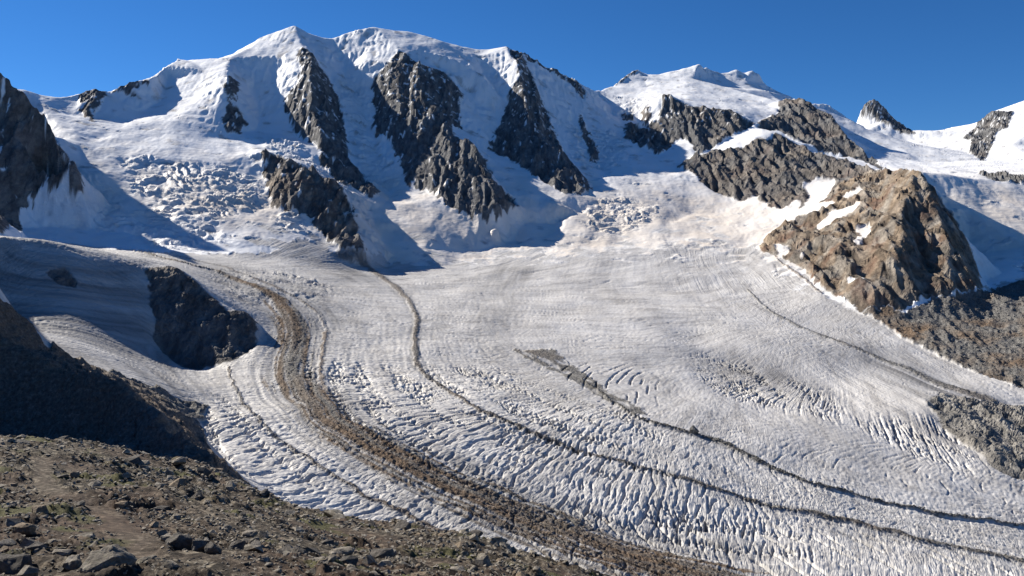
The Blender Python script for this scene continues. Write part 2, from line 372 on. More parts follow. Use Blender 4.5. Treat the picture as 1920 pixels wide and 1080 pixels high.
    (14, [(1033.7, 3480, 455.3), (1092.8, 3420, 425.8), (1135.5, 3370, 391.9), (1185.5, 3250, 332.6), (1250.5, 3150, 292.3), (1307.3, 3000, 236.4)]),
    (14, [(1281.2, 3650, 535.2), (1245.4, 3480, 433.3), (1235.5, 3330, 361.9)]),
    (14, [(1197.7, 3680, 539.6), (1158, 3520, 460.5)]),
    (11, [(633.5, 3190, 271.7), (719.2, 3210, 314.2), (824.2, 3220, 329.5), (909.2, 3230, 346.9), (954.2, 3280, 383.5), (1049, 3330, 420.9), (1102, 3270, 371.9), (1152.8, 3160, 317.3), (1193, 3030, 287), (1213.1, 2900, 248.8), (1217, 2740, 212.4)]),
    (11, [(667.7, 3110, 245.1), (705.1, 2970, 175.4), (781.6, 2850, 122.8), (836, 2800, 131.4), (879.6, 2700, 95.6), (914.2, 2620, 89.4)]),
    (11, [(1030.6, 3270, 386.4), (934.7, 3040, 262.8), (868.4, 2880, 175.6)]),
    (11, [(1104.4, 3080, 285.8), (993.9, 2870, 193.3), (918.3, 2750, 123.7)]),
    (11, [(864.5, 3140, 291.4), (802.7, 2980, 200.7)]),
    (11, [(1152.8, 3000, 268.9), (1058, 2820, 189.9), (980.8, 2680, 129.2), (900.3, 2570, 77.8)]),
    (10, [(1217, 2740, 212.4), (1174, 2500, 208.1), (1148.2, 2380, 198.2), (1145.6, 2330, 171.7), (1165.4, 2290, 129.4), (1166.4, 2250, 89.7), (1175.3, 2210, 49.9), (1173.2, 2170, 17), (1171, 2120, -29.7), (1155.4, 2050, -85.6), (1119, 1960, -130)]),
    (10, [(710.2, 2380, -34.9), (738.4, 2290, -55.7), (765.8, 2210, -73.7), (766.5, 2070, -117.2), (774.3, 1985, -147.1), (802.2, 1915, -170.5), (840.7, 1890, -169.5), (887.7, 1860, -171.7), (974.7, 1900, -143.3), (1013.9, 1900, -137.1), (1102.1, 1930, -133)]),
    (10, [(1143.5, 2370, 192.8), (1080.6, 2260, 123.3), (1018.3, 2170, 62.9), (975.9, 2070, -6.4), (900.8, 1980, -69.9), (835.8, 1900, -140.8)]),
    (10, [(1074.6, 2215, 78.4), (1053.8, 2190, 35.4), (1040.7, 2120, -13.4), (1015.3, 2030, -71.7), (981.9, 1935, -120.9)]),
    (10, [(1138.6, 2290, 139.6), (1118.7, 2190, 77.5), (1094.7, 2100, 20.5), (1062.8, 2010, -45), (1012.4, 1905, -122.7)]),
    (10, [(728.2, 2420, -23), (835.1, 2560, 34.9), (904, 2590, 75.1), (970, 2650, 119.2)]),
    (10, [(1100.5, 2600, 175.1), (944.9, 2450, 71), (813.9, 2340, -7.2)]),
    (10, [(1018.5, 2330, 67.6), (870.9, 2180, -20.8), (789.3, 2090, -87.3)]),
    (10, [(1149.4, 2560, 164.2), (1018.5, 2330, 67.6), (901.9, 2120, -33.8), (814.9, 1970, -120.5)]),
    (3, [(1311.2, 2640, 208), (1410, 2650, 195.3), (1540.8, 2700, 190.4), (1679.9, 2700, 173.2), (1974.7, 2700, 164.6)]),
    (3, [(1326.9, 2520, 118.2), (1362.7, 2380, 38.5), (1412.5, 2260, -21.5), (1618.5, 2200, -77.7)]),
    (3, [(1294.1, 2350, -7.3), (1263.1, 2200, -63.5), (1249.6, 2080, -107), (1302.8, 2080, -93.6)]),
    (3, [(1182.6, 2080, -113.8), (1176, 2010, -129.4), (1207.7, 2020, -123.5)]),
    (3, [(1617.1, 2900, 223), (1720.7, 2950, 223.1), (1834.2, 2950, 223.1), (2155.4, 2950, 226.8)]),
    (3, [(2010.2, 4050, 360.4), (1896, 3700, 319.8), (1995.8, 3500, 289.2), (2051.1, 3300, 268.5)]),
    (3, [(2382.2, 4900, 532.5), (2435.7, 4700, 495.8), (2502.1, 4600, 470.7), (2393.5, 4200, 389.7)]),
    (3, [(2640.6, 4900, 585.3), (2751.2, 4950, 641.4), (2871.6, 5000, 739.5), (2937.5, 4950, 735.2)]),
    (3, [(2470.8, 4500, 460.5), (2465, 4350, 403.7), (2662.3, 4600, 520.3), (2705.3, 4500, 503.3), (2546.5, 4100, 380.5)]),
    (2, [(1792.4, 4450, 520.2), (1815.4, 4300, 467.3), (1837, 4100, 406.5), (1848.3, 3900, 349.5)]),
    (2, [(1597.3, 3900, 399.1), (1611.3, 3700, 331.6), (1637, 3500, 289.2)]),
    (13, [(2331.8, 5380, 897.4), (2316, 5300, 810.6), (2337.3, 5230, 733.9), (2369.2, 5150, 657.5)]),
    (13, [(2106.3, 5150, 641.2), (2195.5, 5050, 590.4), (2389.3, 5050, 590.4)]),
    (9, [(1158.1, 1990, -134.6), (1277.7, 2060, -110), (1543.7, 2100, -47)]),
    (9, [(887, 1850, -185.2), (972.2, 1830, -183.2), (1066.8, 1850, -185.2), (1131.2, 1800, -180.2), (1328.4, 1800, -156.8)]),
    (9, [(881.8, 1720, -217), (982.2, 1700, -225.6), (1045.7, 1660, -231.1), (1221.6, 1650, -229.7)]),
    (9, [(819.5, 1860, -186.2), (840.4, 1750, -220.8), (862.1, 1680, -240.5), (879.4, 1610, -255.8), (912.1, 1540, -269.9), (935.2, 1480, -280.8), (1027, 1380, -310)]),
    (12, [(687.6, 1370, -273.5), (746.8, 1410, -270.3), (777.3, 1420, -277.8), (839.1, 1430, -291.1), (910.9, 1440, -297.9), (1041.9, 1400, -314.5)]),
    (12, [(684.3, 1345, -282.7), (684.4, 1305, -304.4), (686.8, 1255, -313.5), (692, 1220, -318.5), (692.8, 1175, -332.5), (708.7, 1150, -340.8), (728.4, 1145, -344.6), (824.2, 1100, -371.5)]),
    (12, [(722.2, 1385, -276.5), (734.4, 1340, -287.8), (761, 1310, -290), (829.5, 1310, -294.3)]),
    (12, [(713, 1300, -296.4), (702.4, 1235, -306.1), (714.4, 1200, -313.3), (755.6, 1190, -322.5)]),
    (5, [(-409.4, 1210, -204.1), (-295.1, 1260, -208.4), (-170.4, 1310, -216.7), (0, 1370, -226.6), (186, 1430, -236.6), (429.3, 1500, -248.1), (649.4, 1560, -258.1), (760.5, 1580, -261.4)]),
    (5, [(-351.6, 970, -224.3), (-238.6, 1015, -234.7), (-110.8, 1060, -245.2), (29, 1110, -256.7), (181.8, 1160, -268.3), (347.7, 1210, -279.8), (530.8, 1270, -293.7), (642.7, 1295, -299.5)]),
    (5, [(-270.7, 860, -256), (-207.7, 880, -261.9), (-96.5, 920, -273.8), (25, 955, -284.3), (157.4, 1000, -297.6), (301.5, 1045, -311), (457.4, 1090, -324.4), (622.4, 1130, -336.3), (709.9, 1115, -350.5), (795.5, 1060, -386.4)]),
    (5, [(-168.5, 800, -291.6), (-86.4, 820, -298.9), (22.4, 850, -309.9), (139.8, 885, -322.6), (267.9, 925, -337.2), (404.5, 960, -350), (638.3, 1010, -368.2), (751.7, 1000, -391.5)]),
    (5, [(-99.9, 720, -301.3), (-29.5, 745, -311.8), (71.7, 775, -324.3), (180.8, 805, -336.9), (359.3, 850, -355.7), (570.6, 900, -376.6), (778, 950, -397.5)]),
    (5, [(-110.3, 640, -311.3), (18, 680, -330.7), (265, 740, -359.9), (619.9, 820, -398.8)]),
    (5, [(-120.4, 500, -318.8), (14.5, 540, -344.3), (216.8, 600, -382.6), (674.4, 700, -446.3)]),
    (5, [(-366.2, 1570, -157.2), (-192.4, 1650, -165.2), (0, 1720, -172.2), (276.8, 1780, -178.2), (521.7, 1830, -183.2), (713.7, 1900, -177.9)]),
    (5, [(-399.9, 1400, -185.8), (-244.7, 1450, -192.4), (0, 1520, -201.7), (246.2, 1580, -209.7), (521.7, 1640, -217.6), (750.5, 1700, -225.6)]),
    (5, [(-527.2, 1700, -93), (-380.7, 1900, -116.2), (-206.8, 2000, -122.3), (53.5, 2070, -126.6), (327.3, 2110, -129.1), (605.8, 2130, -130.3)]),
    (5, [(-661.3, 1830, -61.1), (-521.4, 2020, -71.3), (-345.5, 2230, -85.9), (-89.1, 2300, -81.2), (206.9, 2290, -80.8), (511, 2330, -67.2), (700, 2360, -52.9)]),
    (5, [(-766, 1800, -36.8), (-679.1, 1950, -47.5), (-605.2, 2040, -48.3), (-498.9, 2150, -30.2), (-429.9, 2150, -55.1)]),
    (5, [(-152.2, 2360, -65), (0, 2430, -46.6), (216.6, 2400, -44.5), (450.5, 2410, -35.4), (689, 2430, -29.4)]),
    (5, [(340.9, 1590, -229.7), (380.6, 1500, -253.1), (428.8, 1400, -273), (495.8, 1310, -285.7)]),
    (5, [(394.1, 1640, -230.5), (469.6, 1570, -249.4), (543.2, 1490, -266.1), (588.2, 1410, -279.6)]),
    (5, [(-973.5, 1200, 4), (-866.6, 1270, 7.5), (-815.9, 1320, 4.4), (-779.5, 1345, 1), (-732.4, 1370, -6), (-695.6, 1420, -20.8), (-657.8, 1500, -35.5)]),
    (5, [(-906.5, 1210, -58.3), (-778.1, 1255, -60.5), (-738.3, 1300, -45.9), (-683.6, 1340, -60.3), (-628.5, 1410, -72.6)]),
    (5, [(-789.8, 1150, -115.1), (-727.7, 1170, -117.1), (-684.8, 1230, -107.1), (-625.4, 1270, -127.1), (-581.8, 1320, -142.5)]),
    (5, [(-640.4, 1050, -129.1), (-610.3, 1120, -134), (-552.7, 1150, -160.1), (-519.3, 1210, -192.2), (-488.2, 1230, -211.6)]),
    (5, [(-483.8, 930, -147.8), (-465.4, 980, -165.3), (-436.4, 1000, -188.4), (-413.4, 1040, -202.8), (-386.8, 1050, -215.1)]),
    (5, [(-452.4, 1220, -205.8), (-400.9, 1060, -217.2), (-373.7, 980, -223.4), (-326.4, 890, -246), (-295.3, 850, -250.2), (-258.4, 820, -260.5), (-202.6, 770, -269.3), (-153.8, 730, -271)]),
    (5, [(-430.8, 1250, -200.2), (-426.4, 1340, -186.6), (-425.3, 1410, -168.7), (-458.6, 1500, -145.3), (-527.9, 1600, -118.6), (-614.9, 1700, -82), (-673, 1710, -54.8)]),
    (8, [(-629.3, 1440, -55.5), (-603, 1460, -51.5), (-581.6, 1465, -59.3), (-524.4, 1430, -101.4), (-485, 1400, -124.7), (-453.4, 1420, -132.9)]),
    (8, [(-625.7, 1420, -77.7), (-601.1, 1370, -110.4), (-575.8, 1330, -141.8), (-570.3, 1310, -161), (-547.3, 1300, -187.8), (-512.2, 1285, -204.2), (-476.8, 1275, -206.7), (-437.5, 1270, -195.9)]),
    (8, [(-590.5, 1440, -64.8), (-557, 1400, -103.8), (-521.8, 1365, -136.6), (-485.1, 1335, -168.4)]),
    (8, [(-468.3, 1390, -139.2), (-438.5, 1380, -156.1), (-418.9, 1350, -177.4), (-430.8, 1300, -191.2)]),
    (8, [(-567.5, 1325, -167.2), (-519, 1310, -182.4), (-467.9, 1310, -182.4)]),
    (7, [(-896.6, 860, 347.8), (-669.4, 770, 273.6), (-510.2, 680, 140.3), (-446.7, 640, 59.4), (-405.1, 615, -29.7), (-373.9, 600, -77.7), (-344.9, 590, -82.9), (-310.3, 575, -91.4), (-277, 560, -97.1), (-260.4, 550, -100), (-241.6, 535, -105), (-221.8, 515, -111.3), (-202.8, 495, -117.8), (-175.8, 480, -124.7), (-165.2, 460, -130.8)]),  # starts with an out-of-view crest, raised to cast shade on the spur
    (7, [(-568.3, 560, -92.6), (-424.1, 560, -125.8), (-354.6, 565, -141.1), (-266, 535, -138.6), (-198.8, 482, -131.3), (-171.7, 468, -134.6), (-159.6, 455, -136.9)]),
    (7, [(-425.5, 690, -89.8), (-420.8, 720, -97.9), (-393.8, 730, -111.2), (-346.3, 700, -124.1), (-314.7, 690, -134.5), (-275.7, 660, -146.1), (-248.9, 640, -158.6), (-225.4, 620, -174.2), (-210.5, 600, -180.6)]),
    (7, [(-416, 790, -122.9), (-370.6, 780, -138.3), (-331.2, 770, -152.7), (-296.2, 750, -168.5), (-278.3, 740, -190.7), (-258.6, 720, -207.1), (-245.6, 720, -220.1), (-216.1, 700, -229.4), (-176.4, 670, -239.8), (-135, 640, -246.2)]),
    (7, [(-809.9, 800, -100.9), (-692.8, 850, -63), (-563.4, 820, -87.4), (-510.6, 820, -97)]),
    (1, [(-2333.5, 3020, 278), (-2119.1, 2970, 402), (-1947.1, 2920, 344), (-1856.6, 2900, 124.6)]),
    (1, [(-1837.3, 2950, 401.3), (-1742.8, 2990, 394.7), (-1703.3, 3020, 382.5), (-1652.4, 3050, 378.7), (-1594.2, 3080, 378.4), (-1580, 3100, 406.9), (-1520.3, 3140, 417.5)]),
    (1, [(-1507.2, 3310, 336.6), (-1492.5, 3340, 360.8), (-1458.9, 3360, 360.8), (-1470.6, 3530, 440.4), (-1449.8, 3650, 505.9), (-1394.3, 3730, 506.1), (-1345.7, 3780, 518.6), (-1289.9, 3830, 550.9), (-1228.7, 3870, 601.4), (-1163.1, 3900, 648.1), (-1094.1, 3920, 675.2), (-1016.6, 3930, 704.4)]),
    (1, [(-1016.6, 3930, 704.4), (-962.3, 3940, 675.6), (-904.7, 3960, 662.4), (-853.7, 3980, 660.4), (-786.6, 4000, 685.7), (-708.6, 3990, 701.4), (-661.1, 4010, 715.5), (-587.9, 4030, 709), (-513.8, 4050, 709.3), (-438, 4060, 691), (-335.9, 4070, 660.8), (-246.1, 4080, 644.5), (-155.8, 4090, 637.4), (-78.2, 4100, 642), (-26, 4100, 649), (65.3, 4110, 613.7), (157.6, 4130, 575.4), (264.7, 4160, 538.5), (335.1, 4210, 511.9)]),
    (2, [(467.7, 4450, 508.7), (556.6, 4600, 561.4), (653.9, 4780, 649), (725, 4850, 693.3), (791.8, 4880, 671.2), (841.9, 4900, 669.5), (956.5, 4930, 698), (1036.7, 4940, 722.8), (1107.8, 4950, 744.8), (1187.9, 4980, 716.5), (1240.7, 5000, 703.2), (1293.4, 5020, 712.9), (1346.5, 5040, 728.5), (1397.7, 5050, 710.1), (1454.8, 5060, 729.6), (1494.3, 5050, 701.4), (1524.4, 5040, 647), (1570.2, 5030, 610.2), (1657.1, 5000, 576)]),
    (2, [(1721.9, 5000, 709.3), (1825.8, 5050, 723.4), (1899.8, 5050, 726.5), (1951, 5030, 683.3), (1982.6, 5010, 643.4), (2034, 4900, 585.5)]),
    (13, [(2217.8, 5550, 413.8), (2297.7, 5620, 496.1), (2344.2, 5650, 567.6), (2369, 5670, 628.1), (2425.9, 5680, 687.3), (2461.8, 5680, 697.4), (2508.7, 5685, 657.6), (2620.1, 5700, 557.7), (2760.1, 5720, 468)]),
    (3, [(2871.2, 5950, 477), (3004.7, 5950, 466.4), (3139.7, 5850, 495.8), (3167.3, 5700, 510.2), (3215.8, 5600, 578.9), (3326.8, 5550, 620.1), (3366.1, 5500, 634.7), (3746.8, 5400, 737.8), (4430.5, 5200, 790.6)]),
    (6, [(-2639.5, 2660, 320.3), (-2374.2, 2710, 407), (-2131.7, 2710, 437.5), (-1857.6, 2660, 395.4), (-1689, 2580, 333.3), (-1503.1, 2460, 259.5)]),
    (6, [(-1359.7, 2320, 325), (-1348.9, 2330, 298.9), (-1281.9, 2320, 227.8), (-1247.9, 2300, 170), (-1199.4, 2270, 132.7)]),
    (14, [(1316.5, 4010, 572.5), (1370, 3980, 572.4), (1406.7, 3890, 529.3), (1439.9, 3760, 463.3), (1433.6, 3560, 348.3), (1432.7, 3340, 241.2)]),
    (11, [(1196.6, 3280, 277.3), (1240.2, 3150, 247), (1263.3, 3020, 208.8)]),
    (10, [(1189.9, 2420, 96.7), (1211.2, 2380, 54.4), (1213.1, 2340, 14.7), (1223.2, 2300, -25.1), (1221.9, 2260, -58), (1220.7, 2210, -104.7)]),
    (5, [(-1135.8, 1400, -18), (-1003.1, 1470, -14.5), (-939.5, 1520, -17.6), (-895.4, 1545, -21), (-839.3, 1570, -28), (-793.6, 1620, -42.8)]),
    (0, [(-560, 660, 40), (-700, 800, 130), (-850, 1000, 190), (-1000, 1250, 230), (-1350, 1600, 260), (-1800, 1900, 330)]),  # unseen ridge added out of view to shade the left ice dome
    (7, [(-700, 170, -60), (-300, 190, -75), (0, 190, -85), (150, 200, -100), (300, 220, -130), (600, 230, -250)]),
    (7, [(-400, 300, -100), (-150, 300, -115), (0, 320, -145), (150, 350, -200), (300, 380, -270), (600, 400, -330)]),
    (7, [(-150, 420, -135), (0, 440, -215), (120, 470, -270)]),
    (0, [(-4000, 1200, 200), (-3500, 2500, 450), (-3800, 4500, 300)]),
    (0, [(-2600, 800, 60), (-1900, 1300, 80)]),
    (0, [(2000, 800, -330), (3000, 1500, -150), (3500, 3000, 200), (4200, 4500, 300)]),
]
# outlines on the ground plan: (what is inside, [(x, y), ...])
POLYGONS = [
    ('ice', [(-527, 650), (-521, 650), (-515, 650), (-509, 650), (-503, 650), (-497, 650), (-491, 650), (-485, 650), (-479, 650), (-473, 650), (-468, 650), (-462, 650), (-456, 650), (-450, 650), (-444, 650), (-438, 650), (-461, 694), (-460, 702), (-838, 1298), (-831, 1306), (-824, 1314), (-1059, 1714), (-1073, 1762), (-800, 1334), (-790, 1338), (-782, 1346), (-772, 1350), (-764, 1358), (-753, 1362), (-1058, 1946), (-1043, 1950), (-1025, 1950), (-1003, 1942), (-980, 1930), (-941, 1886), (-900, 1838), (-880, 1830), (-859, 1822), (-839, 1814), (-818, 1806), (-798, 1798), (-778, 1790), (-763, 1794), (-754, 1814), (-743, 1830), (-732, 1846), (-720, 1862), (-709, 1878), (-696, 1894), (-684, 1910), (-672, 1930), (-659, 1950), (-643, 1962), (-629, 1982), (-613, 1998), (-598, 2014), (-586, 2066), (-606, 2090), (-628, 2118), (-650, 2146), (-647, 2186), (-644, 2226), (-621, 2226), (-598, 2230), (-575, 2234), (-552, 2226), (-528, 2214), (-504, 2206), (-479, 2186), (-456, 2166), (-436, 2158), (-417, 2154), (-401, 2166), (-386, 2186), (-370, 2202), (-346, 2234), (-319, 2246), (-298, 2250), (-277, 2258), (-256, 2266), (-235, 2274), (-207, 2286), (-178, 2302), (-158, 2334), (-137, 2358), (-115, 2382), (-93, 2402), (-70, 2414), (-47, 2426), (-24, 2438), (0, 2446), (24, 2438), (47, 2434), (70, 2426), (94, 2422), (117, 2414), (140, 2410), (162, 2410), (185, 2414), (207, 2414), (229, 2418), (252, 2422), (275, 2426), (298, 2430), (320, 2434), (343, 2434), (365, 2434), (388, 2438), (411, 2438), (433, 2438), (456, 2442), (479, 2442), (501, 2442), (523, 2438), (545, 2438), (568, 2438), (590, 2438), (613, 2438), (636, 2442), (658, 2442), (681, 2446), (702, 2442), (720, 2430), (713, 2354), (723, 2318), (734, 2290), (743, 2258), (753, 2230), (764, 2206), (765, 2158), (765, 2110), (765, 2066), (769, 2022), (773, 1982), (783, 1958), (792, 1934), (800, 1910), (811, 1886), (820, 1862), (824, 1838), (830, 1818), (833, 1794), (836, 1770), (840, 1750), (847, 1730), (853, 1710), (861, 1694), (867, 1674), (872, 1654), (875, 1630), (879, 1610), (887, 1598), (892, 1582), (899, 1570), (903, 1554), (910, 1542), (916, 1530), (920, 1514), (926, 1502), (932, 1490), (938, 1478), (946, 1470), (954, 1462), (962, 1454), (970, 1446), (978, 1438), (986, 1430), (996, 1426), (1006, 1422), (1016, 1418), (1023, 1410), (1033, 1406), (1028, 1382), (1005, 1350), (988, 1326), (968, 1298), (947, 1270), (930, 1246), (913, 1222), (898, 1202), (881, 1178), (866, 1158), (852, 1138), (837, 1118), (823, 1098), (811, 1082), (803, 1070), (788, 1050), (774, 1030), (756, 1006), (738, 982), (721, 958), (703, 934), (692, 918), (677, 898), (665, 882), (654, 866), (642, 850), (633, 838), (621, 822), (614, 822), (603, 818), (596, 818), (585, 814), (575, 810), (567, 810), (557, 806), (549, 806), (542, 806), (532, 802), (522, 798), (514, 798), (507, 798), (497, 794), (489, 794), (480, 790), (472, 790), (463, 786), (455, 786), (446, 782), (438, 782), (429, 778), (422, 778), (412, 774), (405, 774), (396, 770), (389, 770), (382, 770), (373, 766), (365, 766), (356, 762), (349, 762), (340, 758), (333, 758), (325, 754), (318, 754), (309, 750), (302, 750), (295, 750), (287, 746), (280, 746), (271, 742), (264, 742), (256, 738), (249, 738), (242, 738), (234, 734), (227, 734), (219, 730), (212, 730), (205, 726), (198, 726), (190, 722), (183, 722), (177, 722), (169, 718), (162, 718), (155, 714), (148, 714), (141, 710), (134, 710), (127, 710), (120, 706), (114, 706), (106, 702), (100, 702), (93, 702), (86, 698), (80, 698), (73, 694), (67, 694), (60, 694), (53, 690), (47, 690), (40, 686), (34, 686), (27, 686), (21, 682), (15, 682), (8, 678), (2, 678), (-4, 674), (-11, 674), (-17, 670), (-23, 670), (-29, 666), (-35, 666), (-41, 662), (-47, 662), (-53, 658), (-59, 658), (-65, 658), (-71, 654), (-77, 654), (-83, 650), (-89, 650), (-95, 650), (-96, 658), (-96, 666), (-98, 678), (-99, 690), (-100, 702), (-101, 710), (-103, 726), (-109, 726), (-116, 726), (-122, 730), (-129, 730), (-135, 730), (-141, 730), (-148, 734), (-156, 742), (-165, 750), (-172, 754), (-181, 762), (-177, 722), (-182, 714), (-187, 710), (-211, 778), (-219, 782), (-227, 786), (-196, 658), (-199, 650), (-205, 650), (-210, 650), (-215, 650), (-221, 650), (-226, 650), (-232, 650), (-238, 650), (-240, 650), (-279, 750), (-284, 758), (-364, 962), (-374, 982), (-384, 1018), (-391, 1046), (-399, 1042), (-407, 1038), (-413, 1030), (-420, 1022), (-427, 1018), (-435, 1014), (-442, 1010), (-447, 1002), (-455, 998), (-459, 986), (-465, 978), (-468, 966), (-474, 958), (-480, 946), (-403, 774), (-359, 678), (-361, 670), (-366, 666), (-368, 658), (-371, 650), (-380, 650), (-386, 650), (-392, 650), (-399, 650), (-405, 650), (-411, 650), (-417, 650), (-423, 650), (-429, 650), (-435, 650), (-441, 650), (-447, 650), (-453, 650), (-459, 650), (-465, 650), (-471, 650), (-477, 650), (-483, 650), (-489, 650), (-492, 650), (-495, 650), (-498, 650), (-501, 650), (-503, 650), (-506, 650), (-509, 650), (-512, 650), (-515, 650), (-518, 650), (-521, 650), (-524, 650)]),
    ('rock_pillar', [(-850, 3320), (-821, 3252), (-810, 3216), (-799, 3176), (-832, 3168), (-858, 3152), (-836, 3096), (-797, 3020), (-770, 2976), (-745, 2936), (-703, 2892), (-670, 2856), (-643, 2792), (-638, 2744), (-606, 2700), (-569, 2648), (-534, 2600), (-506, 2628), (-483, 2616), (-460, 2604), (-438, 2596), (-427, 2684), (-452, 2724), (-479, 2776), (-508, 2828), (-531, 2860), (-553, 2876), (-571, 2904), (-587, 2964), (-604, 3028), (-626, 3100), (-644, 3152), (-660, 3196), (-677, 3240), (-706, 3284), (-735, 3328), (-759, 3316), (-781, 3352), (-807, 3404), (-830, 3368), (-857, 3416)]),
    ('rock_rib', [(-1056, 3120), (-1035, 3176), (-1002, 3040), (-999, 2972), (-965, 2964), (-935, 2940), (-928, 2904), (-926, 2804), (-963, 2792), (-988, 2840), (-983, 2880), (-997, 2940), (-1018, 2976), (-1037, 3016)]),
    ('rock_pillar', [(-462, 3462), (-425, 3430), (-379, 3370), (-343, 3366), (-314, 3402), (-284, 3438), (-249, 3398), (-224, 3382), (-199, 3362), (-204, 3290), (-206, 3226), (-197, 3190), (-187, 3150), (-222, 3102), (-210, 2986), (-177, 2986), (-144, 3006), (-117, 2978), (-91, 2962), (-80, 2906), (-67, 2750), (-47, 2754), (-26, 2730), (4, 2726), (17, 2646), (-4, 2630), (-25, 2598), (-33, 2570), (-58, 2562), (-82, 2554), (-107, 2562), (-133, 2578), (-175, 2594), (-197, 2614), (-220, 2638), (-250, 2690), (-289, 2726), (-326, 2750), (-346, 2762), (-359, 2810), (-371, 2850), (-393, 2902), (-416, 2958), (-439, 3026), (-479, 3058), (-519, 3086), (-523, 3130), (-527, 3174), (-537, 3238), (-545, 3290), (-560, 3346), (-532, 3374), (-511, 3390), (-489, 3418)]),
    ('rock_pillar', [(-19, 3696), (0, 3620), (18, 3548), (22, 3496), (26, 3460), (11, 3444), (-4, 3424), (-22, 3396), (-32, 3360), (-42, 3320), (-62, 3248), (-76, 3176), (-89, 3104), (-49, 3076), (0, 3060), (24, 3024), (48, 2992), (71, 2944), (93, 2896), (120, 2868), (146, 2844), (180, 2800), (207, 2804), (235, 2816), (279, 2896), (274, 2948), (259, 2988), (242, 3024), (225, 3052), (208, 3096), (198, 3168), (185, 3220), (172, 3268), (159, 3312), (154, 3372), (148, 3416), (133, 3448), (118, 3480), (104, 3524), (91, 3576), (75, 3624), (58, 3676), (24, 3740)]),
    ('rock_crest', [(-24, 3748), (18, 3752), (60, 3756), (102, 3768), (144, 3780), (177, 3792), (209, 3800), (243, 3812), (275, 3836), (307, 3864), (331, 3816), (327, 3716), (297, 3724), (264, 3776), (228, 3768), (192, 3768), (159, 3756), (127, 3732), (94, 3712), (53, 3688), (12, 3676)]),
    ('rock_rib', [(285, 3576), (304, 3528), (310, 3468), (315, 3400), (328, 3344), (339, 3272), (324, 3164), (300, 3160), (298, 3228), (296, 3300), (283, 3404), (280, 3512)]),
    ('rock_crest', [(-1474, 2848), (-1460, 2864), (-1431, 2880), (-1404, 2900), (-1397, 2872), (-1386, 2804), (-1378, 2768), (-1408, 2776), (-1444, 2796)]),
    ('rock_crest', [(-1404, 2900), (-1385, 2920), (-1369, 2944), (-1351, 2968), (-1337, 2992), (-1307, 3020), (-1303, 3000), (-1326, 2984), (-1326, 2964), (-1332, 2936), (-1310, 2928), (-1347, 2916), (-1371, 2908), (-1395, 2900)]),
    ('rock_crest', [(-1440, 2764), (-1414, 2788), (-1370, 2744), (-1338, 2680), (-1380, 2720), (-1422, 2752)]),
    ('rock_buttress', [(-787, 2616), (-765, 2656), (-735, 2640), (-698, 2596), (-668, 2592), (-641, 2600), (-611, 2576), (-582, 2556), (-563, 2572), (-544, 2584), (-493, 2452), (-478, 2428), (-463, 2404), (-451, 2364), (-438, 2324), (-426, 2296), (-411, 2256), (-391, 2192), (-412, 2180), (-433, 2168), (-459, 2176), (-484, 2208), (-508, 2236), (-541, 2272), (-553, 2304), (-576, 2316), (-597, 2316), (-618, 2316), (-633, 2308), (-672, 2336), (-693, 2376), (-713, 2416), (-727, 2456), (-741, 2496), (-764, 2548)]),
    ('summit_rock', [(665, 4448), (677, 4436), (610, 4360), (537, 4220), (509, 4204), (552, 4284), (599, 4380)]),
    ('rock_step', [(497, 3800), (541, 3768), (544, 3704), (496, 3696)]),
    ('rock_step', [(493, 3676), (544, 3624), (573, 3588), (558, 3432), (534, 3376), (497, 3456), (472, 3484), (483, 3584)]),
    ('rock_step', [(590, 3772), (612, 3764), (609, 3652), (578, 3620), (563, 3628)]),
    ('rock_wall', [(668, 3704), (706, 3696), (730, 3656), (757, 3636), (784, 3616), (821, 3612), (860, 3616), (902, 3596), (944, 3584), (971, 3556), (995, 3524), (1019, 3492), (966, 3436), (919, 3396), (875, 3364), (831, 3332), (786, 3292), (749, 3268), (711, 3236), (730, 3356), (698, 3444), (671, 3432), (636, 3376), (603, 3332), (574, 3324), (552, 3408), (567, 3516), (583, 3620), (629, 3608), (648, 3652), (663, 3676)]),
    ('rock_wall_upper', [(1235, 3898), (1268, 3846), (1314, 3818), (1332, 3774), (1349, 3730), (1363, 3662), (1379, 3602), (1372, 3522), (1373, 3466), (1368, 3398), (1368, 3342), (1368, 3290), (1368, 3238), (1629, 3798), (1363, 3114), (1364, 3054), (1346, 3066), (1330, 3110), (1314, 3158), (1290, 3198), (1287, 3270), (1262, 3286), (1236, 3302), (1209, 3314), (1176, 3342), (1138, 3378), (1124, 3426), (1112, 3482), (1072, 3470), (1016, 3406), (1039, 3522), (1119, 3614), (1189, 3726)]),
    ('ridge_rock', [(630, 3192), (661, 3204), (694, 3224), (730, 3260), (765, 3260), (797, 3248), (828, 3236), (870, 3236), (912, 3240), (951, 3284), (1003, 3268), (1051, 3336), (1071, 3304), (1109, 3292), (1127, 3260), (1142, 3224), (1154, 3180), (1234, 3296), (1265, 3276), (1255, 3164), (1275, 3128), (1293, 3092), (1211, 2800), (1222, 2752), (1122, 2572), (1093, 2556), (1067, 2544), (1040, 2532), (1012, 2516), (988, 2508), (964, 2500), (941, 2504), (920, 2512), (894, 2560), (930, 2680), (905, 2692), (880, 2700), (858, 2724), (835, 2748), (875, 2764), (851, 2772), (830, 2792), (836, 2832), (809, 2840), (779, 2840), (764, 2876), (745, 2900), (725, 2936), (706, 2972), (691, 3024), (676, 3076), (652, 3124)]),
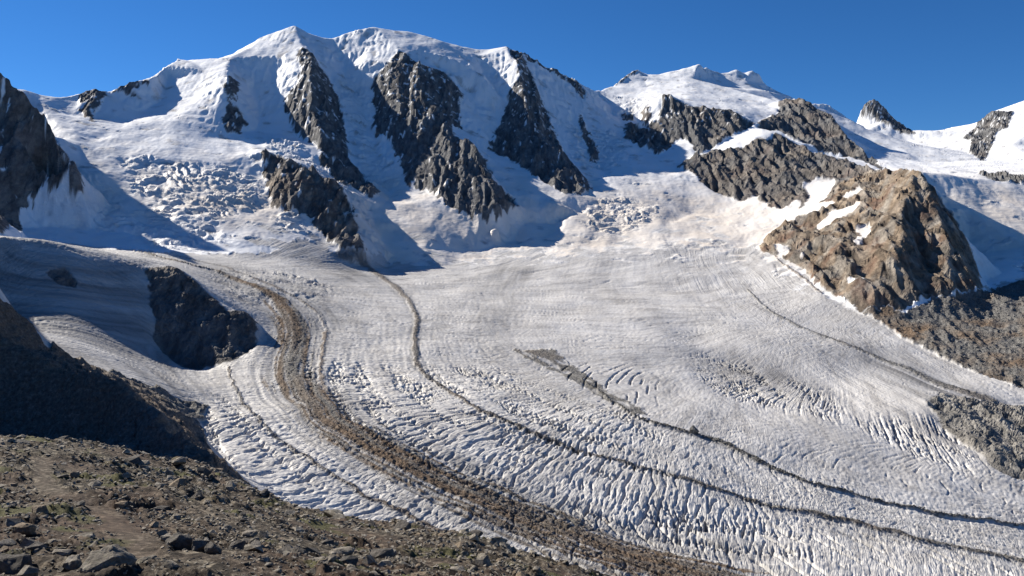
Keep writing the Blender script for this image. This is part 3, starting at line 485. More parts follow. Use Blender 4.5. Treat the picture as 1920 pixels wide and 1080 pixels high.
    ('peak_rock', [(1210, 2776), (1250, 2796), (1193, 2604), (1176, 2504), (1146, 2376), (1288, 2616), (1294, 2584), (1270, 2492), (1273, 2476), (1279, 2464), (1276, 2428), (1282, 2408), (1286, 2376), (1177, 2152), (1177, 2128), (1178, 2116), (1179, 2104), (1183, 2096), (1140, 2008), (1116, 1952), (1084, 1928), (1061, 1920), (1036, 1908), (1014, 1900), (994, 1900), (975, 1900), (948, 1896), (918, 1884), (890, 1864), (873, 1872), (857, 1880), (840, 1888), (817, 1892), (801, 1912), (792, 1936), (783, 1960), (774, 1984), (769, 2024), (766, 2068), (765, 2112), (766, 2160), (765, 2208), (752, 2248), (738, 2288), (724, 2332), (710, 2380), (749, 2464), (777, 2496), (807, 2532), (836, 2564), (859, 2572), (877, 2568), (896, 2568), (930, 2612), (959, 2644), (992, 2652), (1023, 2656), (1044, 2652), (1066, 2652), (1097, 2672), (1139, 2720), (1179, 2760)]),
    ('snow_patch', [(991, 2836), (1044, 2856), (1072, 2840), (1096, 2816), (1035, 2676), (980, 2608), (948, 2612), (966, 2592), (983, 2572), (984, 2512), (960, 2512), (936, 2512), (915, 2520), (895, 2532), (903, 2600), (930, 2640), (968, 2708)]),
    ('snow_patch', [(1021, 2556), (1047, 2548), (1079, 2556), (1077, 2536), (1032, 2512), (1005, 2504)]),
    ('snow_patch', [(886, 2420), (913, 2428), (953, 2472), (974, 2464), (994, 2456), (1027, 2452), (997, 2404), (972, 2400), (948, 2396), (922, 2380), (897, 2364), (879, 2376)]),
    ('snow_patch', [(938, 2264), (973, 2284), (975, 2244), (951, 2204), (926, 2184), (901, 2144), (896, 2172), (929, 2220)]),
    ('snow_patch', [(759, 2396), (772, 2348), (780, 2320), (768, 2292), (748, 2284), (740, 2320)]),
    ('snow_patch', [(772, 2228), (787, 2240), (786, 2224), (772, 2216)]),
    ('snow_patch', [(807, 2024), (830, 2008), (851, 1980), (841, 1972), (827, 1984), (814, 2000)]),
    ('snow_patch', [(771, 2020), (779, 1992), (788, 1964), (805, 1928), (799, 1908), (777, 1920), (763, 1956)]),
    ('snow_patch', [(898, 1874), (917, 1882), (938, 1894), (963, 1902), (948, 1882), (926, 1870), (903, 1854)]),
    ('snow_patch', [(972, 1902), (974, 1886), (978, 1870), (969, 1866), (962, 1882)]),
    ('snow_patch', [(1007, 1898), (1029, 1894), (1067, 1906), (1054, 1890), (1015, 1878)]),
    ('snow_patch', [(1109, 1942), (1112, 1910), (1102, 1882), (1094, 1882), (1100, 1910)]),
    ('snow_patch', [(1090, 1838), (1103, 1830), (1081, 1790), (1075, 1802)]),
    ('snow_patch', [(730, 3260), (777, 3304), (820, 3332), (866, 3364), (914, 3404), (958, 3428), (1003, 3452), (1022, 3332), (1002, 3280), (973, 3280), (946, 3288), (912, 3240), (871, 3240), (831, 3248), (799, 3256), (767, 3268)]),
    ('snow_patch', [(1121, 3328), (1151, 3324), (1177, 3312), (1209, 3316), (1237, 3304), (1261, 3284), (1288, 3264), (1288, 3176), (1315, 3160), (1329, 3120), (1343, 3084), (1359, 3052), (1273, 2900), (1240, 2900), (1212, 2912), (1205, 2956), (1256, 3148), (1242, 3180), (1176, 3084), (1164, 3128), (1147, 3160), (1135, 3204), (1134, 3280)]),
    ('pyramid_rock', [(2220, 5352), (2244, 5372), (2298, 5380), (2330, 5376), (2374, 5380), (2427, 5388), (2482, 5400), (2525, 5404), (2572, 5416), (2447, 5072), (2406, 5088), (2363, 5136), (2328, 5192), (2300, 5260), (2253, 5308)]),
    ('flank_rock', [(2628, 4876), (2690, 4924), (2754, 4972), (2910, 5168), (2974, 5196), (2921, 5024), (2951, 4996), (2968, 4948), (2889, 4840), (2814, 4736), (2758, 4744), (2650, 4588), (2549, 4460), (2321, 4104), (2406, 4320), (2488, 4536), (2633, 4788)]),
    ('edge_rock', [(1614, 2884), (1659, 2916), (1704, 2948), (1746, 2972), (1769, 2964), (1791, 2956), (1816, 2952), (1847, 2956), (1876, 2956), (1904, 2956), (1933, 2956), (1961, 2956), (1989, 2956), (2015, 2952), (2043, 2952), (2072, 2952), (2100, 2952), (2129, 2952), (2160, 2956), (2044, 2796), (1975, 2700), (1976, 2700), (1977, 2700), (1979, 2700), (1952, 2700), (1926, 2700), (1900, 2700), (1874, 2700), (1848, 2700), (1822, 2700), (1796, 2700), (1770, 2700), (1743, 2700), (1717, 2700), (1691, 2700), (1665, 2700), (1641, 2700), (1617, 2700), (1594, 2700), (1576, 2700), (1558, 2700), (1580, 2780)]),
    ('left_rock', [(-2133, 2148), (-2162, 2196), (-2178, 2232), (-2170, 2244), (-2162, 2256), (-2150, 2264), (-2142, 2276), (-2134, 2288), (-2125, 2300), (-2116, 2312), (-2107, 2324), (-2101, 2340), (-2095, 2356), (-2092, 2376), (-2086, 2392), (-2086, 2416), (-2086, 2440), (-2071, 2448), (-2050, 2448), (-2029, 2448), (-2008, 2448), (-1987, 2448), (-1966, 2448), (-1945, 2448), (-1924, 2448), (-1898, 2444), (-1869, 2436), (-1846, 2436), (-1813, 2424), (-1791, 2424), (-1762, 2416), (-1736, 2412), (-1707, 2404), (-1682, 2400), (-1651, 2388), (-1625, 2376), (-1597, 2360), (-1572, 2348), (-1544, 2332), (-1517, 2316), (-1492, 2304), (-1460, 2280), (-1433, 2264), (-1404, 2244), (-1373, 2220), (-1347, 2204), (-1328, 2204), (-1310, 2204), (-1289, 2200), (-1277, 2204), (-1264, 2208), (-1249, 2208), (-1232, 2204), (-1216, 2204), (-1334, 2432), (-1304, 2392), (-1285, 2372), (-1262, 2360), (-1239, 2348), (-1126, 2124), (-1139, 2112), (-1151, 2100), (-1168, 2092), (-1181, 2080), (-1193, 2068), (-1202, 2052), (-1189, 2024), (-1195, 2004), (-1115, 1844), (-1065, 1724), (-1066, 1700), (-1082, 1700), (-1098, 1700), (-1113, 1700), (-1129, 1700), (-1144, 1700), (-1160, 1700), (-1176, 1700), (-1191, 1700), (-1207, 1700), (-1223, 1700), (-1238, 1700), (-1254, 1700), (-1270, 1700), (-1285, 1700), (-1301, 1700), (-1317, 1700), (-1332, 1700), (-1348, 1700), (-1363, 1700), (-1379, 1700), (-1395, 1700), (-1410, 1700), (-1426, 1700), (-1442, 1700), (-1457, 1700), (-1473, 1700), (-1489, 1700), (-1504, 1700), (-1520, 1700), (-1535, 1700), (-1551, 1700), (-1567, 1700), (-1582, 1700), (-1598, 1700), (-1614, 1700), (-1629, 1700), (-1645, 1700), (-1661, 1700), (-1676, 1700), (-1692, 1700), (-1707, 1700), (-1706, 1700), (-1705, 1700), (-1704, 1700), (-1703, 1700), (-1702, 1700), (-1701, 1700), (-1700, 1700), (-1699, 1700), (-1698, 1700), (-1697, 1700), (-1696, 1700), (-1695, 1700), (-1694, 1700), (-1693, 1700), (-1692, 1700), (-1771, 1780), (-1853, 1864), (-1983, 1996)]),
    ('rognon_rock', [(-635, 1454), (-622, 1458), (-611, 1466), (-599, 1474), (-580, 1462), (-565, 1458), (-552, 1450), (-539, 1442), (-527, 1438), (-509, 1422), (-492, 1406), (-473, 1414), (-473, 1482), (-445, 1438), (-429, 1398), (-423, 1342), (-431, 1326), (-434, 1298), (-439, 1274), (-452, 1274), (-465, 1274), (-478, 1274), (-494, 1278), (-511, 1282), (-523, 1286), (-536, 1294), (-548, 1298), (-561, 1306), (-572, 1310), (-577, 1334), (-587, 1350), (-597, 1366), (-607, 1382), (-617, 1398), (-630, 1430)]),
    ('ice_rock', [(-732, 1296), (-722, 1316), (-707, 1320), (-687, 1312), (-687, 1296), (-701, 1284), (-717, 1284)]),
    ('margin_rock', [(-436, 996), (-423, 996), (-417, 996), (-410, 996), (-420, 996), (-431, 996)]),
    ('knob_rock', [(691, 1374), (712, 1390), (730, 1402), (759, 1434), (783, 1430), (797, 1430), (813, 1434), (827, 1434), (841, 1434), (857, 1438), (870, 1438), (883, 1438), (899, 1442), (912, 1442), (923, 1438), (936, 1438), (944, 1430), (955, 1426), (968, 1426), (976, 1418), (986, 1414), (994, 1406), (1004, 1402), (1011, 1394), (1019, 1386), (1028, 1382), (1008, 1354), (988, 1326), (968, 1298), (950, 1274), (933, 1250), (915, 1226), (898, 1202), (884, 1182), (869, 1162), (855, 1142), (840, 1122), (826, 1102), (818, 1106), (811, 1110), (803, 1114), (795, 1118), (788, 1122), (777, 1122), (769, 1126), (761, 1130), (753, 1134), (745, 1138), (737, 1142), (729, 1146), (720, 1150), (709, 1150), (703, 1158), (698, 1166), (695, 1178), (693, 1190), (693, 1206), (693, 1222), (690, 1238), (686, 1254), (685, 1270), (686, 1290), (685, 1306), (686, 1322), (685, 1334), (686, 1350)]),
    ('scree_slope', [(802, 1914), (818, 1894), (841, 1890), (858, 1882), (872, 1870), (889, 1862), (909, 1870), (932, 1882), (953, 1890), (976, 1902), (992, 1898), (1010, 1898), (1033, 1906), (1058, 1918), (1081, 1926), (1109, 1942), (1169, 2006), (1205, 2026), (1229, 2038), (1256, 2054), (1279, 2062), (1300, 2066), (1320, 2070), (1341, 2074), (1360, 2074), (1381, 2078), (1402, 2082), (1423, 2086), (1441, 2086), (1463, 2090), (1484, 2094), (1505, 2098), (1527, 2102), (1542, 2098), (1511, 2054), (1479, 2010), (1448, 1966), (1416, 1922), (1387, 1882), (1359, 1842), (1333, 1806), (1313, 1778), (1293, 1750), (1273, 1722), (1253, 1694), (1236, 1670), (1219, 1646), (1196, 1614), (1173, 1582), (1153, 1554), (1132, 1526), (1115, 1502), (1095, 1474), (1078, 1450), (1079, 1450), (1066, 1450), (1053, 1450), (1039, 1450), (1026, 1450), (1013, 1450), (999, 1450), (986, 1450), (973, 1450), (962, 1454), (954, 1462), (946, 1470), (938, 1478), (932, 1490), (925, 1506), (921, 1526), (916, 1546), (908, 1558), (903, 1574), (895, 1586), (890, 1602), (884, 1618), (877, 1638), (871, 1662), (865, 1686), (859, 1702), (853, 1718), (849, 1738), (842, 1754), (838, 1774), (835, 1798), (830, 1818), (824, 1838), (820, 1862), (811, 1886)]),
    ('spur_ground', [(-782, 772), (-678, 676), (-584, 588), (-571, 580), (-566, 580), (-560, 580), (-555, 580), (-549, 580), (-548, 584), (-542, 584), (-533, 580), (-528, 580), (-522, 580), (-517, 580), (-512, 580), (-506, 580), (-501, 580), (-496, 580), (-490, 580), (-485, 580), (-483, 584), (-477, 584), (-472, 584), (-466, 584), (-461, 584), (-456, 584), (-453, 588), (-448, 588), (-442, 588), (-440, 592), (-434, 592), (-429, 592), (-426, 596), (-421, 596), (-415, 596), (-410, 596), (-404, 596), (-399, 596), (-396, 600), (-390, 600), (-385, 600), (-379, 600), (-376, 604), (-375, 612), (-374, 620), (-373, 628), (-372, 636), (-370, 648), (-366, 656), (-364, 664), (-362, 672), (-360, 680), (-402, 772), (-398, 784), (-386, 780), (-378, 780), (-370, 780), (-359, 772), (-352, 772), (-343, 768), (-336, 768), (-329, 768), (-321, 764), (-310, 756), (-303, 756), (-295, 752), (-289, 756), (-284, 760), (-285, 756), (-288, 756), (-286, 756), (-284, 756), (-278, 748), (-177, 480), (-175, 476), (-223, 624), (-217, 624), (-213, 628), (-209, 632), (-206, 636), (-203, 644), (-200, 652), (-197, 660), (-227, 784), (-220, 784), (-212, 780), (-187, 712), (-181, 712), (-176, 716), (-171, 720), (-165, 724), (-160, 728), (-154, 732), (-148, 700), (-89, 424), (-83, 392), (-80, 380), (-84, 380), (-88, 380), (-91, 380), (-95, 380), (-98, 380), (-102, 380), (-105, 380), (-109, 380), (-113, 380), (-116, 380), (-120, 380), (-123, 380), (-127, 380), (-130, 380), (-134, 380), (-138, 380), (-141, 380), (-145, 380), (-148, 380), (-152, 380), (-155, 380), (-159, 380), (-163, 380), (-166, 380), (-170, 380), (-173, 380), (-177, 380), (-180, 380), (-184, 380), (-188, 380), (-191, 380), (-195, 380), (-198, 380), (-202, 380), (-205, 380), (-209, 380), (-213, 380), (-216, 380), (-220, 380), (-223, 380), (-227, 380), (-230, 380), (-234, 380), (-238, 380), (-241, 380), (-244, 380), (-248, 380), (-251, 380), (-254, 380), (-258, 380), (-261, 380), (-264, 380), (-268, 380), (-271, 380), (-274, 380), (-277, 380), (-281, 380), (-284, 380), (-287, 380), (-291, 380), (-294, 380), (-297, 380), (-300, 380), (-304, 380), (-307, 380), (-310, 380), (-314, 380), (-317, 380), (-320, 380), (-323, 380), (-327, 380), (-330, 380), (-333, 380), (-336, 380), (-340, 380), (-343, 380), (-346, 380), (-350, 380), (-353, 380), (-356, 380), (-359, 380), (-363, 380), (-366, 380), (-369, 380), (-372, 380), (-376, 380), (-379, 380), (-382, 380), (-385, 380), (-389, 380), (-397, 388), (-409, 400), (-417, 408), (-429, 420), (-441, 432), (-453, 444), (-465, 456), (-476, 468), (-488, 480), (-504, 496), (-520, 512), (-536, 528), (-556, 548), (-568, 560), (-600, 592), (-649, 640), (-709, 700)]),
    ('dirt_patch', [(-2, 1504), (24, 1496), (51, 1516), (75, 1536), (89, 1492), (99, 1468), (108, 1448), (118, 1428), (128, 1404), (138, 1372), (147, 1344), (153, 1308), (163, 1296), (173, 1284), (182, 1272), (191, 1252), (199, 1232), (207, 1212), (196, 1220), (184, 1224), (175, 1236), (165, 1248), (156, 1256), (146, 1272), (137, 1292), (128, 1308), (115, 1328), (101, 1348), (87, 1376), (73, 1404), (58, 1416), (42, 1432), (31, 1448), (19, 1464)]),
    ('serac', [(-1165, 2476), (-1145, 2484), (-1121, 2484), (-1099, 2488), (-1075, 2488), (-1053, 2492), (-1029, 2492), (-1007, 2496), (-986, 2500), (-964, 2504), (-942, 2504), (-920, 2508), (-899, 2512), (-877, 2516), (-856, 2520), (-829, 2512), (-804, 2508), (-780, 2508), (-753, 2500), (-736, 2456), (-720, 2412), (-703, 2368), (-689, 2332), (-705, 2308), (-722, 2292), (-737, 2272), (-754, 2256), (-764, 2228), (-775, 2204), (-784, 2176), (-763, 2156), (-741, 2132), (-718, 2104), (-722, 2056), (-718, 1988), (-734, 1984), (-749, 1976), (-764, 1968), (-783, 1972), (-801, 1972), (-821, 1972), (-841, 1972), (-863, 1976), (-884, 1976), (-906, 1980), (-952, 2072), (-978, 2120), (-1000, 2160), (-993, 2184), (-984, 2204), (-977, 2228), (-969, 2252), (-996, 2272), (-1021, 2288), (-1044, 2300), (-1070, 2316), (-1093, 2356), (-1117, 2396), (-1141, 2436)]),
    ('serac', [(228, 2724), (257, 2760), (288, 2808), (319, 2816), (352, 2832), (383, 2840), (411, 2828), (439, 2816), (466, 2804), (494, 2796), (486, 2700), (453, 2656), (423, 2628), (397, 2604), (371, 2580), (346, 2560), (318, 2552), (289, 2544), (261, 2532), (232, 2580), (230, 2648)]),
    ('serac', [(-1241, 2154), (-1230, 2170), (-1216, 2182), (-1193, 2178), (-1176, 2186), (-1130, 2138), (-1203, 2318), (-1178, 2306), (-1156, 2302), (-1139, 2306), (-1115, 2298), (-1094, 2294), (-1071, 2286), (-1049, 2246), (-1030, 2210), (-1008, 2170), (-988, 2134), (-998, 2114), (-1006, 2094), (-1007, 2058), (-1034, 2078), (-1056, 2086), (-1074, 2086), (-1091, 2086), (-1107, 2082), (-1122, 2078), (-1135, 2078), (-1148, 2078), (-1163, 2082), (-1173, 2086), (-1182, 2090), (-1194, 2098), (-1206, 2106)]),
    ('serac', [(-659, 1760), (-653, 1792), (-640, 1804), (-624, 1808), (-610, 1816), (-595, 1824), (-580, 1832), (-569, 1852), (-557, 1868), (-546, 1888), (-535, 1908), (-523, 1928), (-503, 1920), (-484, 1916), (-465, 1908), (-445, 1900), (-427, 1896), (-408, 1888), (-389, 1880), (-377, 1768), (-371, 1684), (-385, 1676), (-397, 1660), (-412, 1652), (-425, 1640), (-438, 1632), (-453, 1628), (-469, 1628), (-484, 1628), (-485, 1596), (-481, 1548), (-470, 1480), (-480, 1472), (-491, 1468), (-501, 1460), (-515, 1480), (-533, 1508), (-575, 1604), (-605, 1664), (-633, 1716)]),
    ('serac', [(-702, 3448), (-672, 3432), (-638, 3396), (-605, 3364), (-574, 3336), (-564, 3296), (-554, 3256), (-543, 3212), (-531, 3160), (-521, 3116), (-510, 3068), (-490, 3024), (-470, 2980), (-451, 2936), (-430, 2892), (-409, 2852), (-390, 2816), (-370, 2772), (-350, 2728), (-376, 2724), (-402, 2720), (-419, 2664), (-437, 2616), (-459, 2668), (-486, 2744), (-515, 2828), (-537, 2868), (-558, 2904), (-572, 2960), (-586, 3012), (-598, 3060), (-611, 3104), (-624, 3156), (-641, 3192), (-659, 3228), (-676, 3264), (-695, 3308), (-698, 3376)]),
    ('serac', [(219, 3424), (265, 3456), (310, 3468), (346, 3492), (382, 3520), (420, 3552), (458, 3588), (472, 3516), (482, 3424), (453, 3332), (426, 3244), (403, 3184), (378, 3108), (346, 3112), (310, 3092), (275, 3064), (258, 3104), (241, 3140), (223, 3168), (222, 3232), (221, 3296), (220, 3364)]),
    ('serac', [(-864, 2876), (-837, 2872), (-809, 2864), (-781, 2856), (-760, 2872), (-743, 2904), (-696, 2812), (-662, 2772), (-633, 2748), (-613, 2736), (-591, 2712), (-567, 2680), (-542, 2640), (-518, 2604), (-491, 2552), (-471, 2532), (-455, 2532), (-439, 2532), (-421, 2520), (-425, 2448), (-427, 2368), (-443, 2392), (-458, 2408), (-474, 2428), (-489, 2444), (-522, 2544), (-545, 2548), (-571, 2568), (-597, 2588), (-624, 2608), (-655, 2644), (-684, 2672), (-706, 2656), (-728, 2644), (-750, 2632), (-774, 2628), (-822, 2764)]),
    ('serac', [(-681, 2304), (-659, 2304), (-637, 2304), (-616, 2308), (-594, 2312), (-576, 2296), (-556, 2276), (-537, 2256), (-553, 2232), (-567, 2200), (-593, 2212), (-619, 2220), (-644, 2224)]),
    ('serac', [(484, 3996), (519, 3992), (553, 3980), (586, 3964), (615, 3920), (642, 3876), (655, 3668), (625, 3676), (598, 3696), (570, 3720), (530, 3776), (485, 3800), (483, 3884)]),
    ('grime_shade', [(-649, 800), (-642, 800), (-634, 800), (-627, 800), (-620, 800), (-612, 800), (-605, 800), (-597, 800), (-702, 952), (-702, 964), (-702, 976), (-892, 1256), (-883, 1260), (-874, 1264), (-868, 1272), (-859, 1276), (-853, 1284), (-846, 1292), (-839, 1300), (-832, 1308), (-825, 1316), (-816, 1320), (-808, 1328), (-799, 1332), (-791, 1340), (-781, 1344), (-773, 1352), (-763, 1356), (-755, 1364), (-744, 1368), (-736, 1376), (-725, 1380), (-719, 1392), (-713, 1404), (-704, 1412), (-698, 1424), (-690, 1436), (-683, 1448), (-677, 1464), (-669, 1476), (-663, 1492), (-656, 1508), (-636, 1460), (-625, 1436), (-616, 1416), (-611, 1404), (-604, 1388), (-599, 1376), (-592, 1360), (-585, 1344), (-579, 1332), (-576, 1324), (-569, 1308), (-561, 1316), (-549, 1312), (-535, 1304), (-523, 1300), (-509, 1292), (-495, 1284), (-474, 1256), (-444, 1184), (-427, 1144), (-408, 1100), (-388, 1052), (-397, 1048), (-405, 1040), (-413, 1032), (-420, 1024), (-427, 1016), (-434, 1012), (-440, 1004), (-446, 996), (-452, 988), (-457, 980), (-462, 972), (-468, 964), (-473, 956), (-483, 960), (-498, 972), (-514, 984), (-531, 1000), (-547, 1012), (-560, 1020), (-574, 1028), (-584, 1028), (-584, 1012), (-469, 800), (-476, 800), (-484, 800), (-491, 800), (-498, 800), (-506, 800), (-513, 800), (-521, 800), (-528, 800), (-535, 800), (-543, 800), (-550, 800), (-557, 800), (-565, 800), (-572, 800), (-579, 800), (-587, 800), (-594, 800), (-602, 800), (-609, 800), (-616, 800), (-624, 800), (-631, 800), (-638, 800), (-646, 800), (-653, 800), (-652, 800), (-651, 800), (-650, 800), (-649, 800)]),  # left ice dome: dirty streaks, plus its shade darkened into the ice colour
    ('grime_shade', [(696, 1788), (703, 1768), (709, 1748), (716, 1728), (722, 1708), (729, 1692), (736, 1676), (745, 1664), (751, 1648), (760, 1636), (766, 1620), (774, 1608), (782, 1596), (791, 1584), (797, 1568), (805, 1556), (811, 1540), (818, 1528), (825, 1516), (830, 1500), (837, 1488), (844, 1476), (850, 1464), (856, 1452), (865, 1444), (873, 1436), (876, 1420), (877, 1400), (837, 1336), (812, 1296), (798, 1272), (783, 1248), (769, 1224), (763, 1232), (757, 1240), (752, 1248), (746, 1256), (742, 1268), (736, 1276), (732, 1288), (728, 1300), (723, 1312), (718, 1324), (714, 1336), (706, 1344), (699, 1352), (692, 1360), (686, 1372), (688, 1400), (688, 1424), (688, 1448), (687, 1472), (685, 1496), (687, 1528), (688, 1560), (684, 1580), (677, 1596), (669, 1608), (672, 1636), (676, 1668), (681, 1704), (688, 1744)]),
    ('grime_shade', [(-30, 2300), (-7, 2300), (15, 2300), (37, 2296), (59, 2296), (46, 2224), (33, 2156), (22, 2084), (10, 2008), (0, 1932), (-2, 1840), (-5, 1760), (-7, 1684), (-8, 1616), (-10, 1556), (2, 1524), (14, 1496), (25, 1468), (36, 1440), (46, 1416), (31, 1420), (15, 1424), (0, 1428), (-11, 1456), (-22, 1484), (-33, 1512), (-45, 1544), (-48, 1604), (-51, 1668), (-54, 1744), (-58, 1824), (-62, 1916), (-55, 2012), (-48, 2104), (-39, 2200)]),
    ('grime_shade', [(-659, 1760), (-647, 1772), (-631, 1772), (-610, 1760), (-590, 1748), (-572, 1740), (-552, 1728), (-528, 1704), (-509, 1684), (-492, 1668), (-474, 1652), (-457, 1636), (-440, 1620), (-431, 1644), (-421, 1668), (-410, 1688), (-399, 1712), (-380, 1688), (-362, 1664), (-344, 1640), (-327, 1620), (-310, 1596), (-313, 1560), (-316, 1524), (-319, 1488), (-321, 1456), (-325, 1424), (-328, 1388), (-330, 1352), (-330, 1308), (-331, 1272), (-345, 1276), (-358, 1276), (-373, 1280), (-387, 1284), (-402, 1288), (-403, 1312), (-407, 1344), (-418, 1400), (-431, 1424), (-449, 1464), (-468, 1504), (-482, 1516), (-496, 1524), (-511, 1536), (-526, 1548), (-542, 1560), (-569, 1604), (-588, 1624), (-627, 1704)]),
    ('grime_shade', [(-629, 2220), (-607, 2216), (-586, 2212), (-566, 2212), (-545, 2212), (-525, 2212), (-506, 2216), (-482, 2200), (-460, 2184), (-439, 2176), (-419, 2164), (-403, 2180), (-386, 2188), (-370, 2204), (-347, 2124), (-323, 2024), (-302, 1948), (-322, 1948), (-342, 1948), (-363, 1948), (-382, 1944), (-402, 1944), (-425, 1972), (-449, 2008), (-475, 2044), (-498, 2068), (-519, 2080), (-539, 2088), (-560, 2120), (-582, 2152), (-605, 2184)]),
    ('grime_shade', [(338, 1600), (352, 1596), (367, 1592), (383, 1592), (397, 1592), (412, 1592), (425, 1588), (438, 1580), (447, 1564), (462, 1564), (477, 1564), (489, 1556), (502, 1552), (514, 1544), (523, 1528), (535, 1524), (543, 1512), (549, 1496), (554, 1476), (558, 1456), (561, 1436), (550, 1444), (538, 1448), (526, 1456), (515, 1464), (502, 1468), (487, 1468), (474, 1472), (460, 1472), (446, 1472), (431, 1472), (416, 1468), (402, 1472), (387, 1476), (372, 1480), (357, 1484), (358, 1536), (353, 1564), (347, 1588)]),
    ('transverse', [(-338, 1300), (-329, 1312), (-319, 1320), (-308, 1324), (-297, 1328), (-286, 1332), (-274, 1336), (-263, 1340), (-252, 1344), (-240, 1348), (-228, 1352), (-214, 1340), (-200, 1328), (-186, 1316), (-172, 1300), (-158, 1288), (-145, 1276), (-132, 1264), (-119, 1248), (-107, 1236), (-96, 1224), (-84, 1212), (-73, 1196), (-62, 1184), (-51, 1176), (-40, 1164), (-30, 1152), (-20, 1140), (-10, 1128), (0, 1120), (10, 1108), (19, 1100), (29, 1096), (38, 1088), (48, 1084), (58, 1080), (67, 1076), (77, 1072), (86, 1068), (96, 1064), (105, 1060), (114, 1056), (123, 1052), (132, 1048), (141, 1044), (150, 1040), (159, 1036), (168, 1032), (177, 1028), (185, 1024), (194, 1020), (202, 1016), (212, 1016), (220, 1012), (229, 1012), (238, 1008), (247, 1008), (256, 1008), (264, 1004), (274, 1004), (282, 1000), (291, 1000), (299, 996), (308, 996), (316, 992), (325, 992), (333, 988), (342, 988), (349, 984), (344, 968), (338, 952), (331, 932), (324, 912), (318, 892), (312, 876), (302, 872), (294, 872), (286, 872), (276, 868), (268, 868), (259, 864), (251, 864), (243, 864), (233, 860), (225, 860), (217, 860), (208, 856), (200, 856), (191, 852), (184, 856), (176, 856), (168, 856), (160, 856), (152, 860), (144, 860), (136, 860), (128, 864), (120, 864), (112, 864), (104, 864), (96, 868), (88, 868), (80, 868), (73, 872), (65, 876), (58, 876), (50, 880), (43, 884), (35, 888), (27, 888), (20, 892), (12, 896), (4, 900), (-4, 904), (-12, 908), (-20, 908), (-28, 912), (-36, 916), (-44, 920), (-53, 928), (-62, 932), (-70, 936), (-79, 944), (-88, 948), (-97, 952), (-106, 960), (-115, 964), (-125, 972), (-134, 976), (-143, 984), (-152, 992), (-162, 1000), (-171, 1008), (-181, 1016), (-191, 1024), (-201, 1036), (-212, 1048), (-224, 1068), (-237, 1088), (-250, 1108), (-263, 1128), (-277, 1148), (-292, 1188), (-308, 1228), (-323, 1264)]),
    ('transverse', [(-407, 1116), (-389, 1092), (-374, 1076), (-361, 1064), (-348, 1048), (-334, 1028), (-322, 1012), (-310, 996), (-299, 984), (-289, 972), (-280, 964), (-269, 952), (-260, 944), (-251, 932), (-242, 924), (-232, 916), (-224, 912), (-214, 904), (-205, 896), (-197, 892), (-188, 884), (-179, 880), (-171, 876), (-163, 872), (-155, 868), (-147, 860), (-140, 860), (-132, 856), (-124, 852), (-116, 848), (-108, 844), (-101, 840), (-93, 836), (-85, 832), (-78, 828), (-71, 824), (-79, 820), (-87, 816), (-95, 812), (-103, 808), (-111, 804), (-118, 804), (-126, 808), (-133, 808), (-141, 812), (-148, 812), (-156, 816), (-164, 816), (-171, 816), (-178, 816), (-186, 816), (-192, 812), (-199, 812), (-205, 808), (-212, 808), (-219, 808), (-226, 812), (-235, 820), (-243, 828), (-252, 836), (-263, 848), (-272, 856), (-281, 864), (-290, 872), (-262, 768), (-267, 768), (-271, 768), (-331, 920), (-343, 936), (-353, 948), (-359, 968), (-369, 1000), (-380, 1032), (-390, 1064)]),
    ('transverse', [(-141, 1352), (-128, 1356), (-116, 1360), (-103, 1364), (-91, 1368), (-78, 1372), (-66, 1376), (-53, 1384), (-40, 1388), (-27, 1392), (-18, 1364), (-9, 1336), (0, 1308), (12, 1304), (23, 1296), (34, 1288), (45, 1284), (56, 1276), (67, 1268), (78, 1264), (89, 1256), (100, 1252), (110, 1244), (121, 1240), (131, 1232), (141, 1228), (152, 1224), (162, 1216), (172, 1208), (182, 1200), (193, 1196), (203, 1188), (212, 1180), (223, 1176), (208, 1156), (195, 1140), (182, 1124), (169, 1112), (157, 1096), (144, 1080), (132, 1064), (123, 1068), (114, 1072), (105, 1076), (96, 1080), (86, 1084), (77, 1088), (67, 1092), (58, 1100), (49, 1104), (39, 1108), (29, 1112), (19, 1120), (8, 1132), (-2, 1140), (-13, 1148), (-24, 1160), (-35, 1172), (-46, 1180), (-57, 1196), (-68, 1208), (-80, 1224), (-91, 1236), (-103, 1252), (-116, 1268), (-128, 1312)]),
    ('transverse', [(349, 1580), (362, 1572), (377, 1576), (392, 1576), (407, 1576), (422, 1576), (432, 1560), (444, 1552), (455, 1540), (463, 1516), (474, 1508), (486, 1500), (498, 1492), (511, 1488), (522, 1480), (533, 1472), (543, 1460), (552, 1448), (561, 1436), (541, 1384), (523, 1336), (504, 1288), (493, 1292), (481, 1296), (469, 1300), (457, 1304), (446, 1312), (434, 1316), (422, 1320), (414, 1332), (405, 1344), (396, 1352), (387, 1364), (377, 1372), (366, 1380), (356, 1388), (346, 1400), (348, 1436), (348, 1468), (350, 1512), (351, 1552)]),
    ('transverse', [(562, 1304), (574, 1304), (586, 1304), (598, 1304), (610, 1304), (622, 1304), (633, 1304), (645, 1304), (657, 1304), (671, 1308), (685, 1312), (685, 1292), (686, 1276), (686, 1260), (685, 1240), (683, 1220), (685, 1208), (687, 1196), (689, 1184), (691, 1172), (679, 1172), (666, 1172), (654, 1172), (644, 1176), (632, 1176), (625, 1184), (619, 1192), (613, 1200), (606, 1208), (599, 1216), (590, 1220), (583, 1228), (576, 1236), (569, 1244), (565, 1260), (563, 1280)]),
